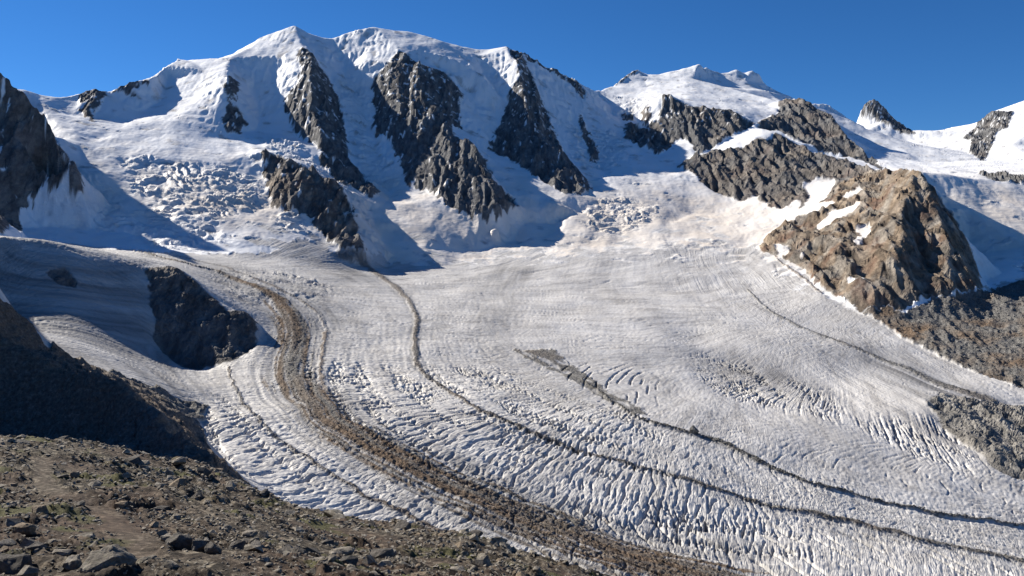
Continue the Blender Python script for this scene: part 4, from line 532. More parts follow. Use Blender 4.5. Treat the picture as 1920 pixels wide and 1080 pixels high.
    ('diagonal', [(23, 892), (32, 892), (40, 896), (49, 896), (57, 896), (66, 900), (74, 900), (83, 904), (92, 904), (101, 908), (109, 908), (118, 908), (127, 912), (135, 912), (145, 916), (153, 916), (162, 920), (171, 920), (181, 924), (189, 924), (199, 928), (208, 928), (217, 932), (226, 932), (235, 932), (245, 936), (253, 936), (263, 940), (272, 940), (282, 944), (291, 944), (300, 944), (310, 948), (319, 948), (329, 952), (338, 952), (347, 952), (358, 956), (367, 956), (376, 956), (386, 960), (395, 960), (404, 960), (413, 960), (422, 960), (431, 960), (440, 960), (449, 960), (457, 960), (466, 960), (475, 960), (484, 960), (491, 956), (499, 956), (508, 956), (517, 956), (526, 956), (535, 956), (543, 956), (552, 956), (561, 956), (570, 956), (579, 956), (588, 956), (596, 956), (605, 956), (593, 936), (581, 916), (568, 896), (558, 880), (548, 876), (539, 876), (529, 872), (518, 868), (510, 868), (500, 864), (492, 864), (481, 860), (473, 860), (463, 856), (455, 856), (445, 852), (437, 852), (427, 848), (419, 848), (409, 844), (401, 844), (392, 840), (384, 840), (374, 836), (364, 832), (357, 832), (347, 828), (339, 828), (330, 824), (322, 824), (313, 820), (306, 820), (296, 816), (289, 816), (280, 812), (272, 812), (263, 808), (256, 808), (247, 804), (239, 804), (231, 800), (223, 800), (215, 796), (207, 796), (199, 792), (191, 792), (183, 788), (176, 788), (167, 784), (160, 784), (152, 780), (145, 780), (137, 776), (129, 776), (122, 772), (114, 772), (107, 768), (99, 768), (92, 764), (85, 764), (77, 760), (70, 760), (62, 756), (55, 756), (48, 752), (41, 752), (34, 748), (27, 748), (20, 744), (20, 756), (20, 772), (21, 784), (21, 800), (22, 816), (22, 832), (22, 848), (23, 864), (23, 876)]),
    ('diagonal', [(37, 1412), (51, 1420), (65, 1424), (79, 1432), (94, 1440), (108, 1448), (123, 1456), (138, 1460), (153, 1468), (168, 1476), (183, 1484), (194, 1468), (205, 1456), (215, 1440), (225, 1424), (235, 1404), (244, 1388), (230, 1348), (217, 1308), (205, 1272), (193, 1236), (184, 1252), (175, 1268), (164, 1280), (154, 1296), (144, 1316), (134, 1332), (123, 1348), (111, 1360), (99, 1368), (87, 1376), (75, 1388), (62, 1396), (50, 1404)]),
]
# rubble strips on the ice: middle line and width (x, y, width)
STRIP_DATA = [
    ('thin_left', [(-435, 1258, 4.1), (-401, 1174, 5.3), (-355, 1078, 4.9), (-310, 1010, 5.2), (-279, 970, 5.6), (-246, 938, 6.1), (-215, 910, 6.5), (-180, 886, 6.9), (-148, 866, 7.3), (-130, 858, 7.2), (-112, 850, 7.1), (-87, 830, 7), (-65, 822, 4.8)]),
    ('wide', [(-838, 1830, 5.9), (-748, 1758, 9.1), (-698, 1726, 11.1), (-662, 1730, 13.4), (-638, 1766, 16), (-587, 1730, 21.8), (-535, 1690, 27.3), (-466, 1638, 44.4), (-410, 1530, 54.3), (-378, 1426, 55.2), (-342, 1270, 60.6), (-303, 1170, 66.4), (-251, 1082, 69.8), (-217, 1034, 72.7), (-189, 1002, 76.3), (-167, 986, 78.9), (-145, 966, 81), (-125, 954, 83.7), (-104, 938, 84.7), (-85, 926, 86), (-66, 914, 87.3), (-45, 902, 87.5), (-25, 890, 87.7), (-6, 882, 88.2), (13, 874, 89.3), (32, 866, 90.3), (51, 858, 91.3), (71, 846, 92.1), (90, 838, 93.2), (109, 826, 93.8), (127, 822, 95.1), (146, 818, 96.3), (163, 810, 97.1), (181, 806, 98.3), (196, 798, 95.6), (212, 790, 93), (226, 782, 90.4), (242, 778, 88.3)]),
    ('wide_upper', [(-789, 1826, 4.7), (-732, 1830, 7.1), (-688, 1838, 8.3), (-639, 1834, 9.5), (-575, 1782, 9.8), (-515, 1734, 10.1), (-473, 1702, 9.3), (-434, 1678, 8.7), (-374, 1602, 9.3), (-341, 1514, 8.8), (-320, 1390, 8.1), (-296, 1262, 9.8), (-260, 1142, 10.3), (-219, 1046, 9.4)]),
    ('central', [(-445, 2158, 36.2), (-380, 2178, 30.9), (-300, 2018, 23.4), (-233, 1850, 16.7), (-190, 1654, 12.8), (-178, 1506, 12.6), (-161, 1378, 11.6), (-136, 1306, 10.1), (-96, 1230, 9.5), (-53, 1166, 9), (-30, 1142, 8.5), (-7, 1122, 8), (18, 1102, 8.5), (43, 1086, 9.1), (66, 1070, 9.7), (90, 1058, 10.2), (113, 1050, 8.8), (137, 1046, 7.4), (156, 1038, 7.8), (176, 1034, 8.2), (195, 1026, 8.6), (220, 1018, 9.2), (245, 1010, 9.8), (264, 1006, 10), (283, 1002, 10.1), (301, 998, 10.3), (322, 994, 10.5), (343, 990, 10.6), (364, 990, 10.9), (385, 986, 11), (405, 982, 11.2), (425, 978, 11.4), (443, 970, 11.7), (462, 966, 12), (480, 958, 12.4), (499, 954, 12.7), (518, 950, 13.1), (536, 946, 13.4), (557, 942, 13.8), (577, 938, 14.1), (598, 934, 14.5)]),
    ('rubble', [(116, 1370, 4.4), (137, 1314, 4.7), (156, 1262, 4.9), (188, 1198, 7.7), (215, 1178, 10.3), (244, 1166, 12.8), (265, 1158, 16.1), (286, 1150, 19.3), (304, 1134, 16.8), (321, 1114, 14.4), (349, 1086, 10.5), (370, 1074, 8.3), (389, 1058, 6.1), (415, 1054, 6.1), (441, 1050, 6.1), (461, 1042, 5.8), (482, 1038, 5.6), (503, 1034, 5.3), (524, 1030, 5.1), (544, 1026, 4.9), (567, 1026, 4.6), (589, 1026, 4.5), (611, 1026, 4.3), (633, 1026, 4.1), (657, 1030, 4)]),
    ('edge_upper', [(730, 2286, 5.9), (736, 2194, 9.9), (750, 2110, 10.9), (755, 2014, 7.8)]),
    ('edge', [(599, 2106, 5.4), (599, 1990, 7.1), (599, 1886, 8.5), (624, 1818, 11.1), (651, 1762, 13.6), (672, 1726, 15.6), (691, 1690, 17.4), (714, 1666, 19.3), (742, 1630, 23.1), (767, 1594, 26.7), (785, 1546, 33.9), (800, 1498, 40.6), (822, 1466, 45.9), (841, 1434, 50.9), (843, 1382, 51.3), (845, 1334, 51.6)]),
]
# flow lines of the ice: (offset across, start along, [(x, y), ...])
FLOW_DATA = [
    (0, 0, [(-571, 1304), (-480, 1152), (-397, 1040), (-369, 972), (-228, 628), (-203, 644), (-186, 708), (-154, 732), (-131, 748), (-107, 760), (-79, 748), (-54, 740), (-29, 736), (-5, 728)]),
    (80, 0, [(-448, 1412), (-452, 1340), (-436, 1260), (-356, 1080), (-278, 968), (-214, 908), (-180, 884), (-148, 868), (-117, 848), (-88, 832), (-59, 816), (-32, 800), (-5, 788), (20, 772), (45, 760)]),
    (170, -350, [(-777, 1340), (-720, 1380), (-698, 1424), (-809, 1768), (-749, 1760), (-674, 1712), (-638, 1764), (-536, 1692), (-466, 1636), (-413, 1528), (-381, 1424), (-350, 1268), (-315, 1164), (-267, 1076), (-208, 996), (-148, 944), (-95, 904), (-64, 888), (-34, 872), (-6, 856), (22, 844), (49, 828), (75, 816), (101, 808), (127, 800), (152, 796)]),
    (240, -200, [(-732, 1832), (-640, 1836), (-515, 1732), (-435, 1680), (-373, 1600), (-340, 1512), (-320, 1392), (-295, 1260), (-260, 1140), (-219, 1048), (-154, 984), (-119, 960), (-86, 936), (-54, 920), (-24, 904), (9, 888), (40, 872), (73, 856), (105, 840), (132, 832), (158, 824), (183, 816), (208, 808)]),
    (400, -300, [(-624, 2204), (-536, 2192), (-445, 2156), (-380, 2180), (-300, 2016), (-234, 1852), (-189, 1652), (-178, 1504), (-161, 1376), (-136, 1308), (-96, 1232), (-53, 1164), (-7, 1120), (43, 1084), (90, 1060), (137, 1044), (195, 1028), (246, 1012), (302, 1000), (332, 992), (364, 988), (395, 984), (424, 976), (452, 968), (481, 960), (508, 952), (535, 944), (567, 940), (597, 932)]),
    (600, -150, [(81, 2520), (0, 2300), (-38, 1984), (-44, 1708), (-30, 1532), (14, 1420), (87, 1336), (156, 1256), (187, 1196), (244, 1168), (286, 1152), (321, 1116), (349, 1088), (389, 1060), (440, 1048), (471, 1040), (502, 1032), (534, 1028), (566, 1024), (612, 1028), (659, 1032)]),
    (780, -100, [(300, 2448), (269, 2196), (267, 1876), (296, 1628), (336, 1476), (362, 1408), (382, 1332), (407, 1272), (430, 1220), (468, 1192), (501, 1160), (545, 1140), (586, 1116), (621, 1104), (655, 1092), (688, 1080)]),
    (940, -50, [(582, 2440), (555, 2204), (548, 1924), (559, 1796), (570, 1688), (603, 1628), (637, 1580), (658, 1508), (668, 1424), (679, 1352)]),
    (1080, 0, [(706, 2380), (719, 2228), (723, 2072), (725, 1864), (732, 1764), (738, 1672), (770, 1612), (792, 1540), (816, 1480), (829, 1408), (832, 1328)]),
    (1160, 0, [(714, 2356), (762, 2200), (764, 2064), (799, 1908), (820, 1824), (841, 1752), (864, 1684), (880, 1612), (907, 1548), (930, 1488)]),
]
# stony shoulder in front: heights, boulders (x, y, z, width) and the footpath
SHOULDER_POINTS = [(-65.9, 105, -26.2), (-56.8, 105, -27.2), (-54.6, 108, -27.7), (-53.5, 112, -29.6), (-61.6, 150, -40.5), (-56.3, 150, -41.7), (-48.5, 145, -43.8), (-42.3, 138, -43.8), (-35.3, 128, -43.2), (-29, 120, -42.4), (-18, 105, -38.8), (-8.8, 100, -38), (-3.8, 95, -36.9), (0, 90, -36.1), (4.6, 88, -35.6), (8.5, 80, -33.6), (20.4, 70, -34), (30.5, 62, -34.4), (-20.3, 32, -13.4), (-15.6, 31, -13), (-11.5, 31, -13), (-8.1, 34, -14.2), (-5.5, 42, -17.6), (-2.3, 58, -24.3), (-86.5, 105, -26.2), (-26.6, 32, -13.4), (-113.8, 105, -24.3), (-34.7, 55, -18.2), (-28.5, 57, -18.9), (-22.8, 62, -20.5), (-16.2, 60, -21.9), (-18.3, 42, -15.6), (-12.3, 60, -23.1), (-7.4, 62, -24.5), (-38.1, 88, -25.6), (-35.4, 100, -30.8), (-41.3, 75, -21.8), (-26.8, 85, -28.7), (-45.5, 55, -18.2), (-13.3, 44, -17.2), (-8.2, 48, -19.4), (-33, 62, -19.7), (-31.2, 62.5, -19.9), (-29.4, 64, -20.6), (-32.1, 60.6, -20.8), (-30.4, 61.2, -21), (-28.8, 63, -21.4), (-27.6, 63.5, -21.7), (-79.7, 127, -43.2), (-113, 180, -88.2), (-68.7, 127, -44.2), (-97.4, 180, -89.2), (-65.7, 130, -44.7), (-92.5, 183, -89.7), (-64, 134, -46.6), (-89.3, 187, -91.6), (-70.6, 172, -57.5), (-92.4, 225, -102.5), (-64.6, 172, -58.7), (-84.4, 225, -103.7), (-55.9, 167, -60.8), (-73.6, 220, -105.8), (-49, 160, -60.8), (-65.3, 213, -105.8), (-41.4, 150, -60.2), (-56, 203, -105.2), (-34.3, 142, -59.4), (-47.1, 195, -104.4), (-21.8, 127, -55.8), (-30.9, 180, -100.8), (-10.7, 122, -55), (-15.4, 175, -100), (-4.7, 117, -53.9), (-6.8, 170, -98.9), (0, 112, -53.1), (0, 165, -98.1), (5.8, 110, -52.6), (8.5, 163, -97.6), (10.8, 102, -50.6), (16.5, 155, -95.6), (26.8, 92, -51), (42.3, 145, -96), (41.3, 84, -51.4), (67.4, 137, -96.4), (-104.6, 127, -43.2), (-148.3, 180, -88.2), (-137.6, 127, -41.3), (-195.1, 180, -86.3), (0, 0, -1.7), (-20, 0, -1.6), (20, 0, -2.6), (-60, 15, -7), (60, 15, -14), (-40, -20, 0), (30, -20, -1), (-15, 12, -6.6), (12, 12, -7.2), (0, 12, -6.9), (-9, 12, -6.8), (-20, 20, -10.4), (-10, 20, -10.4), (0, 20, -10.6), (10, 20, -11), (18, 20, -12), (-20, 26, -12.2), (-10, 26, -12.1), (0, 26, -12.2), (10, 27, -13.2)]
BOULDER_SPOTS = [(-15, 36.5, -14.2, 1.2), (-14.1, 36.3, -14.2, 0.9), (-13.3, 36, -14.2, 0.8), (-15.1, 30.3, -12.8, 2.1), (-19.7, 32, -13.1, 1.5), (-24.7, 41, -15.1, 1.1), (-17.4, 32, -13.3, 0.9), (-12.5, 45, -17.6, 0.9), (-54.2, 88, -24, 1.4), (-17.5, 41, -15.3, 0.7), (-10.8, 51, -20, 1.5), (-9.3, 39, -16, 1.7), (-16.5, 51, -18.9, 0.9), (-18.3, 52, -19, 0.7), (-28.5, 49, -16.9, 1.1), (-8.1, 51, -20.4, 1.8), (-11.1, 42, -16.9, 1.1), (-21.1, 40, -15, 0.9)]
TRAIL = [(-15.7, 34), (-17.8, 39), (-19.1, 41.5), (-21.2, 45), (-23.5, 48.5), (-27.9, 54.5), (-32.7, 61.5), (-35.1, 63), (-39, 68), (-43.9, 76), (-47.5, 82.5)]

# ---------------------------------------------------------------- numeric helpers
GX0, GX1, GY0, GY1, GC = -4200.0, 4600.0, 150.0, 6300.0, 6.0
NX, NY = int((GX1 - GX0) / GC) + 1, int((GY1 - GY0) / GC) + 1


def box_blur(a, r):
    for ax in (0, 1):
        p = [(0, 0), (0, 0)]
        p[ax] = (r + 1, r)
        c = np.cumsum(np.pad(a, p, mode='edge'), axis=ax, dtype=np.float64)
        n = a.shape[ax]
        if ax == 0:
            a = (c[2 * r + 1:2 * r + 1 + n] - c[:n]) / (2 * r + 1)
        else:
            a = (c[:, 2 * r + 1:2 * r + 1 + n] - c[:, :n]) / (2 * r + 1)
    return a


def blur(a, r, times=3):
    for _ in range(times):
        a = box_blur(a, r)
    return a


def sample(grid, x, y):
    """bilinear look-up of a ground-plan grid at world x, y"""
    fx = np.clip((x - GX0) / GC, 0, NX - 1.001)
    fy = np.clip((y - GY0) / GC, 0, NY - 1.001)
    ix, iy = fx.astype(np.int32), fy.astype(np.int32)
    fx, fy = fx - ix, fy - iy
    return ((grid[iy, ix] * (1 - fx) + grid[iy, ix + 1] * fx) * (1 - fy)
            + (grid[iy + 1, ix] * (1 - fx) + grid[iy + 1, ix + 1] * fx) * fy)


def densify(line, step):
    out = [line[0]]
    for a, b in zip(line[:-1], line[1:]):
        n = max(1, int(math.dist(a[:2], b[:2]) / step))
        for k in range(1, n + 1):
            f = k / n
            out.append(tuple(p + (q - p) * f for p, q in zip(a, b)))
    return out


def base_terrain(lines):
    """height grid and nearest-region grid from surveyed break lines (label, [(x, y, z)...])"""
    pts, lab = [], []
    seen = set()
    for lb, line in lines:
        for p in (densify(line, 32.0) if len(line) > 1 else line):
            k = (round(p[0] / 9), round(p[1] / 9))
            if k in seen or not (GX0 < p[0] < GX1 and GY0 < p[1] < GY1):
                continue
            seen.add(k)
            pts.append(p)
            lab.append(lb)
    for x in np.linspace(GX0 - 30, GX1 + 30, 12):
        for y in (GY0 - 30, GY1 + 30):
            pts.append((x, y, 0.0 if y > 1000 else (-150.0 if x < 0 else -360.0)))
            lab.append(0)
    for y in np.linspace(GY0, GY1, 8)[1:-1]:
        for x in (GX0 - 30, GX1 + 30):
            pts.append((x, y, 150.0))
            lab.append(0)
    P = np.array(pts)
    L = np.array(lab)
    _, _, faces, orig, _, _ = mathutils.geometry.delaunay_2d_cdt(
        [mathutils.Vector((p[0], p[1])) for p in pts], [], [], 0, 1e-4)
    vmap = [o[0] for o in orig]
    H = np.zeros((NY, NX))
    R = np.zeros((NY, NX), np.int16)
    for f in faces:
        a, b, c = (vmap[i] for i in f[:3])
        (x1, y1, z1), (x2, y2, z2), (x3, y3, z3) = P[a], P[b], P[c]
        i0 = max(0, int(math.ceil((min(x1, x2, x3) - GX0) / GC)))
        i1 = min(NX - 1, int((max(x1, x2, x3) - GX0) / GC))
        j0 = max(0, int(math.ceil((min(y1, y2, y3) - GY0) / GC)))
        j1 = min(NY - 1, int((max(y1, y2, y3) - GY0) / GC))
        if i1 < i0 or j1 < j0:
            continue
        X, Y = np.meshgrid(GX0 + GC * np.arange(i0, i1 + 1), GY0 + GC * np.arange(j0, j1 + 1))
        d = (y2 - y3) * (x1 - x3) + (x3 - x2) * (y1 - y3)
        if abs(d) < 1e-9:
            continue
        w1 = ((y2 - y3) * (X - x3) + (x3 - x2) * (Y - y3)) / d
        w2 = ((y3 - y1) * (X - x3) + (x1 - x3) * (Y - y3)) / d
        w3 = 1 - w1 - w2
        m = (w1 >= -1e-6) & (w2 >= -1e-6) & (w3 >= -1e-6)
        H[j0:j1 + 1, i0:i1 + 1][m] = (w1 * z1 + w2 * z2 + w3 * z3)[m]
        best = np.where((w1 >= w2) & (w1 >= w3), L[a], np.where(w2 >= w3, L[b], L[c]))
        R[j0:j1 + 1, i0:i1 + 1][m] = best[m]
    return H, R


def fill_polygon(poly):
    """(slice, bool mask) of grid cells inside a ground-plan polygon"""
    P = np.array(poly, float)
    i0 = max(0, int((P[:, 0].min() - GX0) / GC))
    i1 = min(NX - 1, int((P[:, 0].max() - GX0) / GC) + 1)
    j0 = max(0, int((P[:, 1].min() - GY0) / GC))
    j1 = min(NY - 1, int((P[:, 1].max() - GY0) / GC) + 1)
    X, Y = np.meshgrid(GX0 + GC * np.arange(i0, i1 + 1), GY0 + GC * np.arange(j0, j1 + 1))
    ins = np.zeros(X.shape, bool)
    for (xa, ya), (xb, yb) in zip(P, np.roll(P, -1, 0)):
        if ya == yb:
            continue
        c = ((ya > Y) != (yb > Y)) & (X < (xb - xa) * (Y - ya) / (yb - ya) + xa)
        ins ^= c
    return (slice(j0, j1 + 1), slice(i0, i1 + 1)), ins

# ---------------------------------------------------------------- far terrain: ground-plan grids
SURVEY = [(lab, [tuple(p) for p in line]) for lab, line in LINES_DATA]
H0, REGION = base_terrain(SURVEY)


def raster(*names):
    g = np.zeros((NY, NX), np.float32)
    for nm, poly in POLYGONS:
        if nm in names:
            sl, ins = fill_polygon(poly)
            g[sl][ins] = 1
    return g


ROCKS = [nm for nm in dict.fromkeys(n for n, _ in POLYGONS) if 'rock' in nm]
G_ice = raster('ice')
G_rock = raster(*ROCKS)
G_patch = raster('snow_patch')
G_scree = raster('scree_slope')
G_spur = np.where(REGION == 7, 1, 0).astype(np.float32) * (1 - G_ice)
GXX, GYY = np.meshgrid(GX0 + GC * np.arange(NX), GY0 + GC * np.arange(NY))
G_spur = np.maximum(G_spur, (REGION == 5) * (GXX < 150) * (GYY < 1150) * (1 - G_ice)).astype(np.float32)
G_left = np.where(REGION == 6, 1, 0).astype(np.float32)
G_rock = np.maximum(G_rock, blur(G_left, 2, 1) > 0.97).astype(np.float32)
G_rock *= (1 - G_patch)
G_serac = blur(raster('serac'), 3, 2)
G_trans = blur(raster('transverse'), 4, 2)
G_diag = blur(raster('diagonal'), 4, 2)
G_dirtpatch = raster('dirt_patch')
G_grime_shade = blur(raster('grime_shade'), 6, 2)

# ice is smooth over tens of metres, snow over about ten, rock keeps its edges
hard = np.clip(G_rock + G_scree * 0.4 + G_spur * 0.7, 0, 1)
snowH = blur(H0, 1, 1)
iceH = blur(H0, 5, 3)
w_ice = smooth(blur(G_ice * (1 - G_rock), 6, 2), 0.55, 0.98)
w_hard = blur(hard, 1, 1)
H = snowH * (1 - w_ice) + iceH * w_ice
H = H * (1 - w_hard) + H0 * w_hard
G_hard = w_hard

# flow coordinates of the ice: across (n) and along (s), spread from the traced flow lines
fx, fy, fn, fs = [], [], [], []
axis = [l for n, _, l in FLOW_DATA if n == 400][0]
axis = [tuple(2 * a - b + 3 * (a - b) for a, b in zip(axis[0], axis[2]))] + axis + [tuple(a + 9 * (a - b) for a, b in zip(axis[-1], axis[-2]))]
axis = np.array(densify([tuple(map(float, p)) for p in axis], 10.0))
for _ in range(60):                      # ease the bends so that the cross lines fan out evenly
    axis[1:-1] = (axis[:-2] + 2 * axis[1:-1] + axis[2:]) / 4
axis_s = np.r_[0, np.cumsum(np.hypot(*np.diff(axis, axis=0).T))]


def along(p):
    d = np.hypot(axis[:, 0] - p[0], axis[:, 1] - p[1])
    w = np.exp(-((d - d.min()) / 25.0))
    return float((w * axis_s).sum() / w.sum())


for n, s0, line in FLOW_DATA:
    for p in line:
        fx.append(p[0]); fy.append(p[1]); fn.append(n); fs.append(along(p))
C = np.array([fx, fy]).T
A = np.hypot(C[:, None, 0] - C[None, :, 0], C[:, None, 1] - C[None, :, 1]) + np.eye(len(C)) * 4.0
P1 = np.c_[np.ones(len(C)), C / 1000.0]
M = np.zeros((len(C) + 3, len(C) + 3))
M[:len(C), :len(C)] = A
M[:len(C), len(C):] = P1
M[len(C):, :len(C)] = P1.T
rhs = np.zeros((len(C) + 3, 2))
rhs[:len(C), 0], rhs[:len(C), 1] = fn, fs
sol = np.linalg.solve(M, rhs)
st = 6
Xc, Yc = np.meshgrid(GX0 + GC * np.arange(0, NX, st), GY0 + GC * np.arange(0, NY, st))
N_c = np.zeros(Xc.shape); S_c = np.zeros(Xc.shape)
for j in range(Xc.shape[0]):
    d = np.hypot(Xc[j][:, None] - C[:, 0], Yc[j][:, None] - C[:, 1])
    v = d @ sol[:len(C)] + sol[len(C)] + Xc[j][:, None] / 1000 * sol[len(C) + 1] + Yc[j][:, None] / 1000 * sol[len(C) + 2]
    N_c[j], S_c[j] = v[:, 0], v[:, 1]


def sample_coarse(grid, x, y):
    fx_ = np.clip((x - GX0) / (GC * st), 0, grid.shape[1] - 1.001)
    fy_ = np.clip((y - GY0) / (GC * st), 0, grid.shape[0] - 1.001)
    ix, iy = fx_.astype(np.int32), fy_.astype(np.int32)
    fx_, fy_ = fx_ - ix, fy_ - iy
    return ((grid[iy, ix] * (1 - fx_) + grid[iy, ix + 1] * fx_) * (1 - fy_)
            + (grid[iy + 1, ix] * (1 - fx_) + grid[iy + 1, ix + 1] * fx_) * fy_)


def strip_profile(x, y, pts):
    """0..1 cross profile of a rubble strip: 1 on its middle line, 0 at its edge and beyond"""
    best = np.full(x.shape, -9.0)
    for (xa, ya, wa), (xb, yb, wb) in zip(pts[:-1], pts[1:]):
        m = (x > min(xa, xb) - 90) & (x < max(xa, xb) + 90) & (y > min(ya, yb) - 90) & (y < max(ya, yb) + 90)
        if not m.any():
            continue
        dx, dy = xb - xa, yb - ya
        t = np.clip(((x[m] - xa) * dx + (y[m] - ya) * dy) / (dx * dx + dy * dy + 1e-9), 0, 1)
        d = np.hypot(x[m] - xa - t * dx, y[m] - ya - t * dy)
        w = np.maximum((wa + (wb - wa) * t) * 0.5, 1.2)
        best[m] = np.maximum(best[m], 1 - d / w)
    return best


# ---------------------------------------------------------------- mesh layout: a fan of rows, dense where the ground is steep or near
u_in = np.linspace(-0.68, 0.68, 1010)
u_cols = np.concatenate([np.linspace(-1.75, -0.69, 60), u_in, np.linspace(0.69, 1.10, 40)])
NR = 970
u_coarse = np.linspace(-1.75, 1.10, 260)
y_fine = 175.0 * (6200.0 / 175.0) ** np.linspace(0, 1, 2600)
Uc, Yf = np.meshgrid(u_coarse, y_fine)
ang = sample(H, Uc * Yf, Yf) / Yf
dens = np.abs(np.gradient(ang, axis=0)) * 1550
hidden = np.maximum.accumulate(ang, axis=0) - ang > 0.012
dens = np.where(hidden, 0.03, np.clip(dens, 0.0, 2.0)) + 0.10
k = np.ones(41) / 41
dens = np.apply_along_axis(lambda r: np.convolve(np.pad(r, 20, mode='edge'), k, 'valid'), 0, dens)
k = np.ones(7) / 7
dens = np.apply_along_axis(lambda r: np.convolve(np.pad(r, 3, mode='edge'), k, 'valid'), 1, dens)
cum = np.cumsum(dens, axis=0)
cum = (cum - cum[0]) / (cum[-1] - cum[0])
rows_c = np.array([np.interp(np.linspace(0, 1, NR), cum[:, i], y_fine) for i in range(len(u_coarse))]).T
pos = np.interp(u_cols, u_coarse, np.arange(len(u_coarse)))
i0 = np.clip(pos.astype(int), 0, len(u_coarse) - 2)
f = pos - i0
Yv = rows_c[:, i0] * (1 - f) + rows_c[:, i0 + 1] * f
Xv = u_cols[None, :] * Yv
NC = len(u_cols)
x, y = Xv.ravel(), Yv.ravel()

# ---------------------------------------------------------------- surface classes
warp = 5.0
wx = x + warp * fbm(x / 28, y / 28, 3, 11)
wy = y + warp * fbm(x / 28, y / 28, 3, 12)
rock = smooth(sample(blur(G_rock, 1, 1), wx, wy) + np.where(y > 2000, np.where(x > 700, 0.32, 0.62), 0.25) * smooth(sample(blur(G_rock, 3, 1), x, y), 0.02, 0.30) * fbm(x / 20, y / 46, 4, 13, 0.6), 0.40, 0.60)
patchm = smooth(sample(G_patch, wx, wy) + 0.2 * fbm(x / 9, y / 9, 2, 14), 0.4, 0.6)
edge_n = fbm(x / 70, y / 45, 4, 15, 0.6)
far_ = smooth(y, 1900, 2150)
icem = smooth(sample(blur(G_ice, 4, 2), wx, wy) * (1 - far_) + sample(blur(G_ice, 12, 2), x, y) * far_ + (0.1 + 0.6 * far_) * edge_n, 0.25, 0.75)
scree = smooth(sample(G_scree, wx, wy), 0.3, 0.7)
spur = smooth(sample(G_spur, wx, wy), 0.3, 0.7)
low = (y < 2300) & np.isin(REGION[np.clip(((y - GY0) / GC + 0.5).astype(int), 0, NY - 1), np.clip(((x - GX0) / GC + 0.5).astype(int), 0, NX - 1)], (5, 7, 8, 9, 12))
icem = np.where(low, np.maximum(icem, 1 - np.maximum(scree, spur)), icem)
serac = sample(G_serac, x, y)
trans = sample(G_trans, x, y)
diag = sample(G_diag, x, y)
region = REGION[np.clip(((y - GY0) / GC + 0.5).astype(int), 0, NY - 1), np.clip(((x - GX0) / GC + 0.5).astype(int), 0, NX - 1)]
flow_n, flow_s = sample_coarse(N_c, x, y), sample_coarse(S_c, x, y)
z = sample(H, x, y)

strip = {}
sx = x + 3.0 * fbm(x / 22, y / 22, 3, 21)
sy = y + 3.0 * fbm(x / 22, y / 22, 3, 22)
for nm, pts in STRIP_DATA:
    strip[nm] = strip_profile(sx, sy, pts)
dirtp = smooth(sample(G_dirtpatch, sx, sy), 0.3, 0.7)

# ---------------------------------------------------------------- relief
gx = (sample(H, x + 8, y) - sample(H, x - 8, y)) / 16
gy = (sample(H, x, y + 8) - sample(H, x, y - 8)) / 16
slope = np.hypot(gx, gy)
snow_w = (1 - rock) * (1 - icem) * (1 - scree) * (1 - spur)


def add_where(mask, func, eps=0.02):
    global z
    m = mask > eps
    z[m] += mask[m] * func(x[m], y[m])


near = np.clip((2300 - y) / 900, 0, 1)


def rock_relief(px, py):
    q = 14 * fbm(px / 70, py / 70, 2, 30)
    r = 17 * ridged((px + q) / 80, py / 260, 31) + 9 * ridged((px - q) / 30, (py + q) / 150, 32)
    r += 3.2 * fbm((px + 0.4 * py) / 26, (py + q) / 60, 4, 33, 0.55)
    e_, v_ = worley((px + 0.5 * q) / 44, (py + 0.7 * px) / 70, 4)
    e2_, v2_ = worley((px + 0.3 * q) / 14, (py - 0.5 * px) / 30, 7)
    return r + 11 * (v_ - 0.5) + 3.0 * (v2_ - 0.5) - 7


def rock_relief_near(px, py):
    q = 8 * fbm(px / 40, py / 40, 2, 40)
    r = 6 * ridged((px + q) / 48, (py - q) / 66, 41) + 3.0 * fbm((px - q) / 22, (py + q) / 26, 5, 42, 0.62)
    e_, v_ = worley((px + 0.3 * py) / 13, (py - 0.4 * px) / 15, 6)
    e2_, v2_ = worley((px - 0.3 * py) / 5, (py + q) / 6, 16)
    return r + 4.0 * (v_ - 0.5) + 0.9 * (v2_ - 0.5) - 2


edge_keep = smooth(sample(blur(G_rock, 2, 2), x, y), 0.25, 0.95)
is_near = smooth(-y, -1750, -1500)
add_where(edge_keep * (1 - is_near), rock_relief)
add_where(edge_keep * is_near, rock_relief_near)
# strata: the rock breaks in tilted ledges
band = (z * 0.95 + 0.33 * x - 0.10 * y + 26 * fbm(x / 90, y / 90, 4, 46)) / np.where(y < 1750, 11.0, 21.0)
band_f = band - np.floor(band)
terrace = (smooth(band_f, 0.45, 0.95) - band_f) * np.where(y < 1750, 5.0, 9.0)
z += terrace * edge_keep * smooth(fbm(x / 60, y / 50, 3, 47), -0.15, 0.35)
add_where(np.clip(spur + scree, 0, 1), lambda a, b: 5.0 * ridged(a / 34, b / 60, 51) + 2.2 * ridged(a / 12, b / 18, 52) + 0.9 * fbm(a / 4, b / 4, 2, 53) + 2.6 * (worley(a / 16, (b + 0.5 * a) / 22, 18)[1] - 0.5))
add_where(snow_w, lambda a, b: 5 * perlin(a / 130, b / 130, 61) + 2.2 * perlin(a / 45, b / 60, 62) + 0.7 * ridged(a / 18, b / 26, 63))
# fluted steep snow and ice
steep = snow_w * smooth(slope, 0.62, 0.95)
add_where(steep, lambda a, b: 3.6 * ridged((a + 12 * perlin(a / 60, b / 60, 64)) / 21, b / 170, 65) + 2.6 * fbm(a / 26, b / 40, 3, 66))
